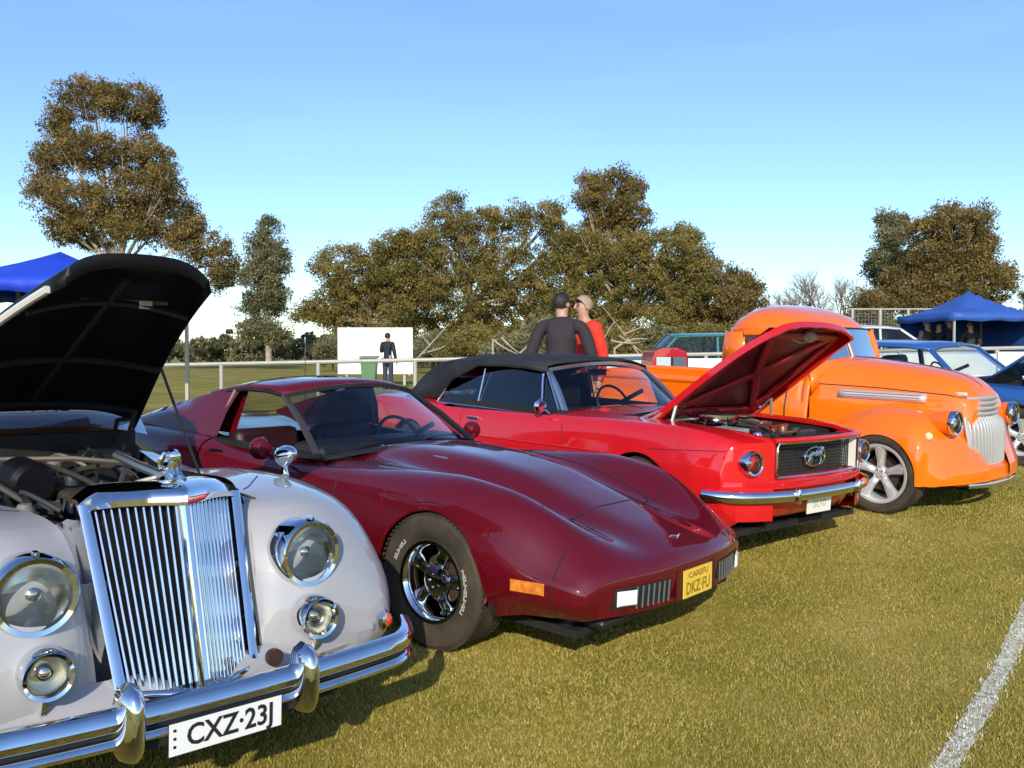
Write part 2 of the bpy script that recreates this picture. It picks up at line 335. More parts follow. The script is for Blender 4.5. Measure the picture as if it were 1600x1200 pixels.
# grass blades (uncountable)
def grass_blades():
    dens = []
    def sample(n, ymin, ymax):
        y = np.exp(RNG.uniform(math.log(ymin), math.log(ymax), n)); u = RNG.uniform(-.85, .85, n); x = u * y; return x, y
    # density ~ 1/y^2 in world when sampling log y and u uniformly
    x, y = sample(820000, 1.6, 17.0)
    n = len(x); z = gz(x, y); a = RNG.uniform(0, 2 * PI, n); h = RNG.uniform(.004, .018, n) * (1 + .03 * y); w = RNG.uniform(.0012, .0028, n) * (1 + .17 * y)
    ln = RNG.uniform(-.9, .9, (n, 2)) * h[:, None] * 1.1
    V = np.zeros((n, 3, 3)); V[:, 0] = np.stack([x - w * np.cos(a), y - w * np.sin(a), z - .004], 1); V[:, 1] = np.stack([x + w * np.cos(a), y + w * np.sin(a), z - .004], 1)
    V[:, 2] = np.stack([x + ln[:, 0], y + ln[:, 1], z + h], 1)
    me = bpy.data.meshes.new('grass'); me.vertices.add(3 * n); me.vertices.foreach_set('co', V.reshape(-1)); me.loops.add(3 * n); me.loops.foreach_set('vertex_index', np.arange(3 * n)); me.polygons.add(n)
    me.polygons.foreach_set('loop_start', np.arange(0, 3 * n, 3)); me.update(calc_edges=True)
    at = me.attributes.new('tint', 'FLOAT', 'POINT'); at.data.foreach_set('value', np.repeat(.5 + .5 * (RNG.uniform(0, 1, n) - .5) * 1.3, 3))
    # painted line keeps its chalk on the blades
    s = line_dist(x, y); ch = ((s < .044 + .02 * RNG.uniform(-1, 1, n)) & (RNG.uniform(0, 1, n) < .6)).astype(float); at2 = me.attributes.new('chalk', 'FLOAT', 'POINT'); at2.data.foreach_set('value', np.repeat(ch, 3))
    m = bpy.data.materials.new('grass blades'); m.use_nodes = True; tt = m.node_tree; bb = tt.nodes['Principled BSDF']; bb.inputs['Roughness'].default_value = .65; bb.inputs['Specular IOR Level'].default_value = .25
    at = tt.nodes.new('ShaderNodeAttribute'); at.attribute_name = 'tint'; c = tt.nodes.new('ShaderNodeAttribute'); c.attribute_name = 'chalk'
    tcn = tt.nodes.new('ShaderNodeTexCoord'); nn = tt.nodes.new('ShaderNodeTexNoise'); nn.inputs['Scale'].default_value = 1.5; nn.inputs['Detail'].default_value = 9; nn.inputs['Roughness'].default_value = .65; tt.links.new(tcn.outputs['Object'], nn.inputs['Vector'])
    ad = tt.nodes.new('ShaderNodeMath'); ad.operation = 'ADD'; tt.links.new(at.outputs['Fac'], ad.inputs[0]); tt.links.new(nn.outputs['Fac'], ad.inputs[1])
    dv = tt.nodes.new('ShaderNodeMath'); dv.operation = 'MULTIPLY'; dv.inputs[1].default_value = .62; tt.links.new(ad.outputs[0], dv.inputs[0])
    r = tt.nodes.new('ShaderNodeValToRGB'); e = r.color_ramp.elements; e.new(.5); e.new(.7)
    for i, (p, cc) in enumerate([(.15, (.10, .13, .014)), (.40, (.22, .20, .03)), (.70, (.35, .27, .055)), (.97, (.55, .43, .17))]): e[i].position = p; e[i].color = (*cc, 1)
    tt.links.new(dv.outputs[0], r.inputs[0]); mxx = tt.nodes.new('ShaderNodeMixRGB'); mxx.inputs[2].default_value = (.74, .74, .68, 1); tt.links.new(c.outputs['Fac'], mxx.inputs[0]); tt.links.new(r.outputs[0], mxx.inputs[1]); tt.links.new(mxx.outputs[0], bb.inputs['Base Color'])
    me.materials.append(m); o = bpy.data.objects.new('grass', me); COL.objects.link(o); tag(o, 'short dry mown grass covering the show field', 'grass', kind='stuff')
# white boundary line: passes through two photographed points on the ground
def line_dist(x, y):
    (ax, ay), (bx, by) = LINE_A, LINE_B; dx, dy = bx - ax, by - ay; l = math.hypot(dx, dy); return np.abs((x - ax) * dy - (y - ay) * dx) / l
LINE_A = (1.63, 3.38); LINE_B = (2.63, 4.73)
grass_blades()
def boundary_line():
    (ax, ay), (bx, by) = LINE_A, LINE_B; d = np.array([bx - ax, by - ay]); d /= np.linalg.norm(d); nrm = np.array([-d[1], d[0]]); P = []
    m = mat('chalk line paint', (.68, .67, .58), .9, noise=(42, (.22, .19, .05), 1.0, 9))
    for s in np.linspace(-3, 20, 240):
        row = []
        for k, w in enumerate((-.040, 0, .040)):
            p = np.array([ax, ay]) + d * s + nrm * (w + .004 * math.sin(s * 7.3 + k) + .005 * math.sin(s * 23 + 2 * k)); row.append((p[0], p[1], float(gz(p[0], p[1])) + .005))
        P.append(row)
    tag(mesh_obj('boundary_line', grid(MB(), P), m, normals=False), kind='structure')
boundary_line()

# ---------------------------------------------------------------- trees
def P3(u, v, d): return np.array([(u - 800) / FPX * d, d, CAM_H + (558 - v) / FPX * d])
def leaf_mat(name, c1, c2, c3):
    m = bpy.data.materials.new(name); m.use_nodes = True; t = m.node_tree; b = t.nodes['Principled BSDF']; b.inputs['Roughness'].default_value = .55; b.inputs['Specular IOR Level'].default_value = .3
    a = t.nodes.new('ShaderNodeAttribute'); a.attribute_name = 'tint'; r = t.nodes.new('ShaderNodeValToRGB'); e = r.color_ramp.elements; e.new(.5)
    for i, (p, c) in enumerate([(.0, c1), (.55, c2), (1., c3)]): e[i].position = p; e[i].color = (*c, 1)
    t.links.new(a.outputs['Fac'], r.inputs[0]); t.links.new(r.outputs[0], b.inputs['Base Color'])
    tl = t.nodes.new('ShaderNodeBsdfTranslucent'); t.links.new(r.outputs[0], tl.inputs[0]); ms = t.nodes.new('ShaderNodeMixShader'); ms.inputs[0].default_value = .42
    o = t.nodes['Material Output']; t.links.new(b.outputs[0], ms.inputs[1]); t.links.new(tl.outputs[0], ms.inputs[2]); t.links.new(ms.outputs[0], o.inputs[0]); return m
leaf_brown = leaf_mat('gum leaves olive brown', (.085, .07, .024), (.23, .17, .055), (.40, .27, .09))
leaf_green = leaf_mat('gum leaves grey green', (.07, .078, .038), (.22, .215, .10), (.40, .36, .19))
leaf_gold = leaf_mat('wattle leaves golden olive', (.08, .08, .022), (.25, .20, .05), (.42, .31, .10))
bark_pale = mat('pale gum bark', (.42, .37, .30), .8, noise=(2, (.16, .12, .09), .8), bump=(8, .5, .03))
bark_dark = mat('dark bark', (.13, .10, .075), .85, noise=(3, (.05, .04, .03), .8), bump=(10, .6, .03))
def leaves_mesh(name, blobs, n, size, m, parent, clump=.5, flat=.75):
    """blobs: (centre xyz, radius xyz). leaf quads gathered in clumps through each blob, more of them near the outside"""
    rg = np.random.default_rng(abs(hash(name + str(round(blobs[0][0][0], 3)))) % 2**31 if False else int(abs(blobs[0][0][0]) * 977 + n) % 2**31)
    vol = np.array([r[0] * r[2] for c, r in blobs]); cnt = np.maximum((vol / vol.sum() * n).astype(int), 30); C = []; T = []
    for (c, r), k in zip(blobs, cnt):
        nc = max(9, int(k / 95)); dv = rg.normal(size=(nc, 3)); dv /= np.linalg.norm(dv, axis=1)[:, None]; rad = rg.uniform(.25, 1.08, nc) ** .55
        cc = np.array(c) + dv * rad[:, None] * np.array(r) * (1 + .12 * rg.normal(size=(nc, 1)))
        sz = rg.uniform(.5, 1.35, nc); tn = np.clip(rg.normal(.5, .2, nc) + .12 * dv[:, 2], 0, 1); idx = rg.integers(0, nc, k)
        g = rg.normal(size=(k, 3)); g /= np.linalg.norm(g, axis=1)[:, None]; g *= rg.uniform(.0, 1, (k, 1)) ** .5
        C.append(cc[idx] + g * (clump * sz[idx])[:, None] * [1, 1, flat]); T.append(np.clip(tn[idx] + rg.normal(0, .13, k), 0, 1))
    C = np.vstack(C); T = np.concatenate(T); k = len(C); a = rg.normal(size=(k, 3)); a[:, 2] -= .7; a /= np.linalg.norm(a, axis=1)[:, None]; b2 = rg.normal(size=(k, 3)); b2 -= a * (a * b2).sum(1)[:, None]; b2 /= np.linalg.norm(b2, axis=1)[:, None]
    s = size * rg.uniform(.6, 1.3, (k, 1)); V = np.stack([C - a * s, C + b2 * s * .42, C + a * s, C - b2 * s * .42], 1)
    me = bpy.data.meshes.new(name); me.vertices.add(4 * k); me.vertices.foreach_set('co', V.reshape(-1)); me.loops.add(4 * k); me.loops.foreach_set('vertex_index', np.arange(4 * k)); me.polygons.add(k); me.polygons.foreach_set('loop_start', np.arange(0, 4 * k, 4)); me.update(calc_edges=True)
    at = me.attributes.new('tint', 'FLOAT', 'POINT'); at.data.foreach_set('value', np.repeat(T, 4)); me.materials.append(m)
    o = bpy.data.objects.new(name, me); COL.objects.link(o); o.parent = parent; return o
def bez(a, b, c, n=7):
    t = np.linspace(0, 1, n)[:, None]; return (1 - t) ** 2 * a + 2 * t * (1 - t) * b + t * t * c
def tree(name, label, d, base_u, blobs, n, size, lm, bark=None, group=None, r0=.35, clump=.55):
    """blobs given as seen from the car park: (u, v, half width, half height, depth offset in metres)"""
    bark = bark or bark_pale; bx = (base_u - 800) / FPX * d; base = np.array([bx, d, float(gz(bx, d)) - .1]); root = thing(name, label, 'tree', tuple(base), group=group)
    B = []
    for bb in blobs:
        dz = bb[4] if len(bb) > 4 else random.uniform(-1.2, 1.2); c = P3(bb[0], bb[1], d + dz) - base; k = d / FPX; B.append((c, (bb[2] * k, bb[2] * k * .9, bb[3] * k)))
    leaves_mesh('crown', B, int(n * 3.2), size * .52, lm, root, clump=clump * 1.25)
    mbt = MB(); top = max(B, key=lambda q: q[0][2])[0]; h = top[2]; fork = np.array([top[0] * .25, top[1] * .2, h * .38])
    tube(mbt, bez(np.zeros(3), np.array([fork[0] * .1, 0, h * .2]), fork), np.linspace(r0, r0 * .62, 7), 8)
    mesh_obj('trunk', mbt, bark, root)
    ml = MB()
    for c, r in B:
        mid = (fork + c) / 2 + np.array([random.uniform(-.4, .4), random.uniform(-.4, .4), -.12 * abs(c[0] - fork[0])]); lp = bez(fork, mid, c, 8); tube(ml, lp, np.linspace(r0 * .42, r0 * .08, 8), 6)
        for _ in range(5):
            q = lp[random.randint(3, 7)]; e = c + np.array([random.uniform(-1, 1) * r[0], random.uniform(-1, 1) * r[1], random.uniform(-.6, .9) * r[2]]); tube(ml, bez(q, (q + e) / 2 + np.array([0, 0, -.2]), e, 5), np.linspace(r0 * .14, r0 * .03, 5), 5)
    mesh_obj('limbs', ml, bark, root)
    return root
tree('gum_tree', 'tall open brown-leaved gum tree rising behind the raised black bonnet', 60, 200,
     [(150, 158, 52, 28), (205, 165, 50, 30), (235, 188, 20, 26), (100, 190, 22, 30), (95, 250, 38, 34), (75, 290, 26, 30), (150, 235, 50, 35), (235, 250, 42, 32), (260, 285, 22, 24), (215, 300, 62, 34), (130, 320, 58, 34), (105, 355, 36, 26), (180, 355, 70, 30), (260, 345, 60, 38), (300, 375, 34, 40), (350, 410, 26, 32), (345, 440, 22, 16), (150, 385, 30, 10)], 30000, .2, leaf_brown, clump=.52)
tree('gum_tree', 'narrow sparse grey-green gum between the tall gum and the white board', 105, 420,
     [(420, 352, 16, 12), (412, 385, 22, 22), (432, 405, 20, 28), (405, 430, 28, 26), (432, 452, 22, 26), (412, 478, 32, 24), (400, 515, 24, 20), (432, 520, 24, 18)], 9000, .34, leaf_green, r0=.4, clump=.8)
tree('wattle_tree', 'broad golden-olive tree directly behind the white board, left end of the clump', 70, 590,
     [(560, 430, 56, 44), (640, 405, 66, 44), (530, 478, 42, 40), (612, 475, 66, 54), (512, 405, 16, 12), (498, 420, 12, 10), (490, 484, 24, 18), (468, 492, 12, 12), (555, 520, 46, 36), (655, 450, 52, 48), (640, 380, 40, 18)], 24000, .22, leaf_gold, bark_pale, 'trees in the central clump', .42, .6)
tree('wattle_tree', 'wide rounded olive tree with a small knob on top, left of the two talking people', 73, 740,
     [(700, 322, 24, 16), (715, 310, 10, 8), (690, 350, 32, 22), (740, 345, 44, 22), (790, 348, 46, 26), (840, 345, 34, 22), (865, 335, 22, 20), (720, 395, 66, 44), (800, 415, 72, 50), (735, 465, 80, 50), (830, 470, 60, 50), (878, 372, 36, 26), (890, 400, 34, 26), (760, 520, 80, 36), (700, 520, 50, 36)], 26000, .22, leaf_gold, bark_dark, 'trees in the central clump', .45, .6)
tree('gum_tree', 'tall thin-crowned gum standing up behind the central clump', 84, 955,
     [(925, 290, 24, 18), (955, 282, 30, 16), (985, 300, 22, 22), (915, 312, 18, 16), (950, 325, 36, 26), (985, 335, 28, 26), (935, 355, 32, 22), (980, 370, 30, 24), (925, 395, 26, 22)], 9500, .26, leaf_brown, bark_pale, 'trees in the central clump', .45, .65)
tree('wattle_tree', 'dense golden brown tree right behind the two talking people', 70, 950,
     [(905, 380, 30, 24), (905, 410, 56, 44), (960, 415, 62, 50), (1030, 390, 58, 40), (1068, 372, 26, 20), (1085, 385, 22, 22), (1010, 450, 80, 54), (930, 480, 70, 50), (1060, 440, 52, 46), (880, 465, 48, 48), (1000, 510, 90, 40), (1085, 420, 40, 30)], 28000, .22, leaf_gold, bark_pale, 'trees in the central clump', .45, .6)
tree('wattle_tree', 'low olive tree at the right end of the clump, beside the orange cab', 74, 1120,
     [(1110, 440, 36, 28), (1125, 470, 50, 36), (1150, 445, 26, 22), (1172, 448, 16, 20), (1165, 470, 28, 26), (1120, 510, 60, 30), (1070, 500, 50, 36)], 11000, .24, leaf_brown, bark_dark, 'trees in the central clump', .35, .6)
tree('gum_tree', 'slim dark green gum at the left side of the right-hand tree group', 66, 1392,
     [(1382, 345, 14, 16), (1402, 350, 12, 16), (1390, 375, 22, 20), (1372, 405, 18, 14), (1395, 412, 26, 22), (1362, 420, 10, 14), (1385, 440, 26, 20)], 6500, .2, leaf_green, bark_dark, 'trees behind the blue gazebo', .3)
tree('gum_tree', 'large rounded russet gum behind the blue gazebo', 62, 1475,
     [(1475, 338, 30, 18), (1440, 365, 32, 26), (1500, 355, 42, 34), (1530, 375, 18, 30), (1450, 405, 44, 30), (1515, 405, 38, 34), (1425, 440, 48, 34), (1480, 445, 52, 34), (1532, 430, 18, 28), (1560, 440, 26, 20), (1572, 425, 12, 14), (1400, 468, 46, 22), (1460, 478, 50, 22), (1545, 465, 22, 18)], 21000, .2, leaf_brown, bark_pale, 'trees behind the blue gazebo', .4)
tree('gum_tree', 'small round dark tree just cut by the right edge of the picture', 80, 1612, [(1604, 465, 16, 12), (1620, 455, 16, 14), (1612, 490, 20, 16)], 1500, .24, leaf_green, bark_dark, None, .2)
tree('low_bush', 'low russet bush left of the tall wire fence panels', 60, 1355, [(1350, 470, 22, 12), (1370, 478, 26, 14), (1340, 492, 26, 14), (1365, 505, 30, 18)], 4000, .16, leaf_brown, bark_dark, None, .12)
for i, (u, v, w, h, d, lab) in enumerate([(675, 545, 34, 22, 52, 'green-brown bush behind the far rail beside the white board'), (735, 540, 40, 26, 50, 'green-brown bush behind the far rail under the knobbed olive tree'), (800, 548, 36, 22, 47, 'low grassy bush left of the man in the dark jacket'),
        (600, 540, 40, 30, 60, 'tall olive undergrowth standing behind the white board'), (850, 530, 44, 34, 62, 'tall dull green undergrowth behind the person in the dark jacket'),
        (910, 535, 40, 30, 58, 'scraggly undergrowth between the two talking people and the trees'), (1165, 525, 34, 26, 64, 'undergrowth showing just left of the orange cab roof'),
        (965, 540, 30, 22, 48, 'low dry bush just right of the person in red'), (1040, 540, 40, 24, 50, 'dry bush behind the teal wagon'), (1110, 535, 36, 26, 52, 'dry bush behind the orange cab'), (520, 545, 24, 16, 58, 'small bush at the left side of the white board')]):
    b_ = tree('bush', lab, d, u, [(u, v, w, h), (u - w * .6, v + 8, w * .6, h * .7), (u + w * .1, v - h * .5, w * .5, h * .6), (u + w * .6, v + 6, w * .6, h * .7)], 5200, .15, [leaf_green, leaf_gold][i % 2], bark_dark, 'bushes along the far rail', .08, .4); b_['category'] = 'bush'
# bare tree
def bare_tree(label, d, u, vtop, spread, seed):
    rg = random.Random(seed); bx = (u - 800) / FPX * d; z0 = float(gz(bx, d)); root = thing('bare_tree', label, 'tree', (bx, d, z0), group='leafless trees'); H = CAM_H + (558 - vtop) / FPX * d - z0
    def grow(mb, p, dirv, ln, r, lev):
        q = p + dirv * ln; tube(mb, bez(p, (p + q) / 2 + Vector((rg.uniform(-.1, .1), 0, rg.uniform(-.05, .1))) * ln, q, 4), np.linspace(r, r * .6, 4), 5)
        if lev == 0: return
        for _ in range(4 if lev > 1 else 3):
            nd = (dirv + Vector((rg.uniform(-1, 1) * spread, rg.uniform(-1, 1) * spread, rg.uniform(-.15, .45)))).normalized(); grow(mb, p + dirv * ln * rg.uniform(.55, 1), nd, ln * rg.uniform(.55, .78), r * .55, lev - 1)
    m1 = MB(); tube(m1, [(0, 0, -.1), (0.05, 0, H * .15), (0, 0, H * .3)], [.22, .18, .15], 8); mesh_obj('trunk', m1, bark_dark, root); m2 = MB()
    for k in range(6): grow(m2, Vector((0, 0, H * .27)), Vector((rg.uniform(-.9, .9), rg.uniform(-.8, .8), 1)).normalized(), H * .28, .085, 4)
    mesh_obj('crown', m2, mat('grey twig bark', (.22, .17, .15), .8), root)
bare_tree('bare grey twiggy tree between the clump and the russet gum', 64, 1300, 400, .7, 3)
bare_tree('smaller bare tree half hidden behind the orange cab roof', 85, 1240, 432, .6, 5)
# distant woodland along the far side of the field
B = []
for u in range(180, 560, 9):
    top = {0: 520, 1: 528, 2: 512, 3: 530, 4: 518}[(u // 9 * 3) % 5] + random.uniform(-6, 8) + (14 if u < 330 else 0)
    B.append((P3(u, (top + 566) / 2, 118 + random.uniform(-3, 6)), (1.1, 1.5, (566 - top) / 2 / FPX * 118)))
wd = leaves_mesh('distant_woodland', B, 22000, .32, leaf_green, None, clump=.7); tag(wd, 'low belt of scrubby trees across the far side of the field', 'woodland', kind='stuff')
B = [(P3(u, (545 if u < 560 or u > 1200 else 530) + random.uniform(-8, 6), 100 + random.uniform(0, 10)), (2.4, 2, 1.8 if u < 560 or u > 1200 else 3.0)) for u in list(range(-700, 180, 24)) + list(range(560, 2300, 26))]
wd = leaves_mesh('distant_scrub', B, 44000, .30, leaf_brown, None, clump=.9); tag(wd, 'dark low scrub filling in behind the tree clumps', 'scrub', kind='stuff')
# dead pale branches
dead = mat('bleached dead wood', (.42, .36, .28), .8, noise=(3, (.25, .2, .15), .7))
for lab, d, pts, r in [('long pale dead branch leaning up beside the white board', 44, [[(640, 572), (672, 540), (702, 505)], [(672, 540), (655, 520), (650, 512)], [(660, 552), (690, 545), (696, 540)]], .045),
                       ('pale forked dead branch leaning behind the person in red', 40, [[(1003, 560), (975, 520), (940, 478)], [(975, 522), (1000, 512), (1012, 508)], [(960, 503), (950, 515), (945, 528)]], .04),
                       ('pile of bleached branches on the ground right of the person in red', 38, [[(960, 545), (985, 525), (1012, 530)], [(968, 525), (990, 540), (1005, 552)], [(955, 532), (975, 538), (1000, 535)]], .05),
                       ('twisted dead limb lying left of the man in the dark jacket', 36, [[(770, 530), (790, 548), (818, 556)], [(784, 528), (800, 545), (812, 552)], [(812, 552), (826, 540), (834, 528)]], .04)]:
    mbd = MB()
    for pl in pts: tube(mbd, bez(*[P3(u, v, d + random.uniform(-.5, .5)) for u, v in pl], 8), np.linspace(r, r * .35, 8), 6)
    c = P3(*pts[0][0], d); c[2] = float(gz(c[0], d)); root = thing('dead_branch', lab, 'branch', tuple(c), group='dead wood under the trees'); mbd.v = [tuple(np.array(p) - c) for p in mbd.v]
    tube(mbd, [(0, 0, 0), tuple(np.array(P3(*pts[0][0], d)) - c)], [r * 1.2, r], 6); mesh_obj('branch', mbd, dead, root)

# ---------------------------------------------------------------- boundary fence, boards
rail_m = mat('galvanised rail, chalky', (.44, .42, .36), .5, .2, noise=(4, (.35, .33, .28), .5))
board_m = mat('white fence board', (.80, .80, .76), .55, noise=(2, (.55, .54, .48), .4))
fence = thing('boundary_fence', 'long low pale pipe-rail fence around the oval behind the cars', 'fence', (0, 17, float(gz(0, 17))))
fo = np.array(fence.location)
R = np.array(gl_line(-24, 17, 24, 17, 60, .90)); mesh_obj('rail', tube(MB(), R - fo, .038, 8), rail_m, fence)
pm = None
for i in range(27):
    x = -23.4 + 1.8 * i
    z = float(gz(x, 17))
    if pm is None: pm = mesh_obj('post', lathe(MB(), [(0, 0), (.04, 0), (.04, .88), (0, .88)], seg=10), rail_m, fence); q = pm
    else: q = pm.copy(); COL.objects.link(q); q.parent = fence
    q.location = (x - fo[0], 0, z - fo[2])
bm_ = None
for i in range(10):
    x = 1.9 + 2.02 * i; z = float(gz(x, 17.0))
    if bm_ is None: bm_ = mesh_obj('fence_board', box(MB(), (0, -.06, .46), (1.99, .02, .72)), board_m, fence, smooth=False, bevel=.004); q = bm_
    else: q = bm_.copy(); COL.objects.link(q); q.parent = fence
    q.location = (x - fo[0], 0, z - fo[2])
# tall wire fence panels
wf = thing('wire_fence', 'tall grey wire mesh fence standing behind the pale rail, left of the blue gazebo', 'fence', (13, 28, float(gz(13, 28))))
wire_m = mat('galvanised wire', (.30, .31, .28), .5, .5)
for k, x in enumerate((-2.6, -1.75, -.9, .4, 1.7)): mesh_obj('post', lathe(MB(), [(0, 0), (.05, 0), (.05, 2.15), (0, 2.15)], (x, 0, 0), seg=8), rail_m, wf)
mesh_obj('top_rail', tube(MB(), [(-2.7, 0, 2.13), (0, 0, 2.13), (1.8, 0, 2.13)], .03, 6), rail_m, wf)
mw = MB()
for i in range(46): tube(mw, [(-2.7 + i * .1, .03, .05), (-2.7 + i * .1, .03, 2.1)], .006, 4, cap=False)
for i in range(21): tube(mw, [(-2.7, .03, .1 + i * .1), (1.8, .03, .1 + i * .1)], .006, 4, cap=False)
tag(mesh_obj('wire_mesh', mw, wire_m, wf), kind='stuff')
# white board
d = 32; a = P3(528, 512, d); b2 = P3(645, 508, d); z0 = float(gz(a[0], d)); sb = thing('sight_board', 'large blank white board standing on the grass behind the far person', 'board', ((a[0] + b2[0]) / 2, d, z0))
w = b2[0] - a[0]; top = a[2] - z0
mesh_obj('panel', box(MB(), (0, 0, (top + .42) / 2), (w, .06, top - .42)), mat('white sight board', (.85, .85, .84), .5), sb, False, bevel=.01)
for x in (-w / 2 + .3, w / 2 - .3): mesh_obj('leg', box(MB(), (x, .08, top / 2), (.08, .08, top)), rail_m, sb, False)
gr_plastic = mat('green bin plastic', (.10, .20, .09), .5)
bn_ = thing('wheelie_bin', 'green wheelie bin standing in front of the white board', 'bin', (P3(577, 580, 30)[0], 30, float(gz(-4.7, 30))))
m_ = MB(); grid(m_, [[(-.2 * s, -.2 * s2, 0), (.2 * s, -.2 * s2, 0), (.2 * s, .2 * s2, 0), (-.2 * s, .2 * s2, 0)] for s, s2 in ((0, 0), (1, 1))] + [[(-.26, -.26, .95), (.26, -.26, .95), (.26, .26, .95), (-.26, .26, .95)]], False, True); mesh_obj('bin_body', m_, gr_plastic, bn_, False, bevel=.01)
mesh_obj('lid', box(MB(), (0, 0, 1.0), (.58, .58, .07), rx=.05), gr_plastic, bn_, False, bevel=.015); 
for x in (-.2, .2): mesh_obj('wheel', lathe(MB(), [(0, -.03), (.1, -.03), (.1, .03), (0, .03)], (x, .26, .1), (1, 0, 0), 14), black_matt, bn_)

# ---------------------------------------------------------------- gazebos
def gazebo(name, label, c, half, eave, peak, color, rz=0, walls=()):
    z0 = float(gz(c[0], c[1])); g = thing(name, label, 'gazebo', (c[0], c[1], z0), rz); m = mat('canopy cloth ' + name + str(round(color[2], 2)), color, .55, noise=(2, tuple(k * .7 for k in color), .7), bump=(3, .6, .05))
    mc = MB(); N = 14; P = []
    for i in range(N + 1):
        row = []
        for j in range(N + 1):
            x = (i / N * 2 - 1); y = (j / N * 2 - 1); r = max(abs(x), abs(y)); z = eave + (peak - eave) * (1 - r) ** 1.25 - .05 * (1 - abs(abs(x) - abs(y))) * r * (1 - r) * 4
            row.append((x * half, y * half, z))
        P.append(row)
    grid(mc, P); mesh_obj('canopy', mc, m, g, sharp=25, solid=.004)
    mv = MB(); ring = []
    for s in range(4):
        for t in np.linspace(0, 1, 10, endpoint=False):
            q = [(-1, -1), (1, -1), (1, 1), (-1, 1), (-1, -1)]; a_, b_ = q[s], q[s + 1]; ring.append((a_[0] + (b_[0] - a_[0]) * t, a_[1] + (b_[1] - a_[1]) * t))
    grid(mv, [[(x * (half + .005), y * (half + .005), eave + .005) for x, y in ring], [(x * (half + .012), y * (half + .012), eave - .2 + .02 * math.sin(k * 1.7)) for k, (x, y) in enumerate(ring)]], False, True); mesh_obj('valance', mv, m, g, solid=.003)
    for sx in (-1, 1):
        for sy in (-1, 1): mesh_obj('leg', box(MB(), (sx * (half - .04), sy * (half - .04), eave / 2), (.045, .045, eave)), rail_m, g, False)
    for k, (ax, s) in enumerate(walls):
        P = [[((t * 2 - 1) * (half - .02) if ax == 'y' else s * (half - .02), s * (half - .02) + .02 * math.sin(t * 30) if ax == 'y' else (t * 2 - 1) * (half - .02), z) for t in np.linspace(0, 1, 24)] for z in (.05, eave - .1)]; mesh_obj('side_wall', grid(MB(), P), m, g, solid=.003)
    return g
gazebo('gazebo', 'royal blue pop-up gazebo with dark side walls, right of the russet gum', (P3(1512, 500, 24)[0], 24), 1.25, 1.78, 2.42, (.035, .11, .42), math.radians(8), [('y', 1), ('x', 1)])
gazebo('gazebo', 'bright blue gazebo roof showing above the raised black bonnet', (-5.9, 12.0), 1.25, 2.05, 2.46, (.012, .06, .62), math.radians(0))

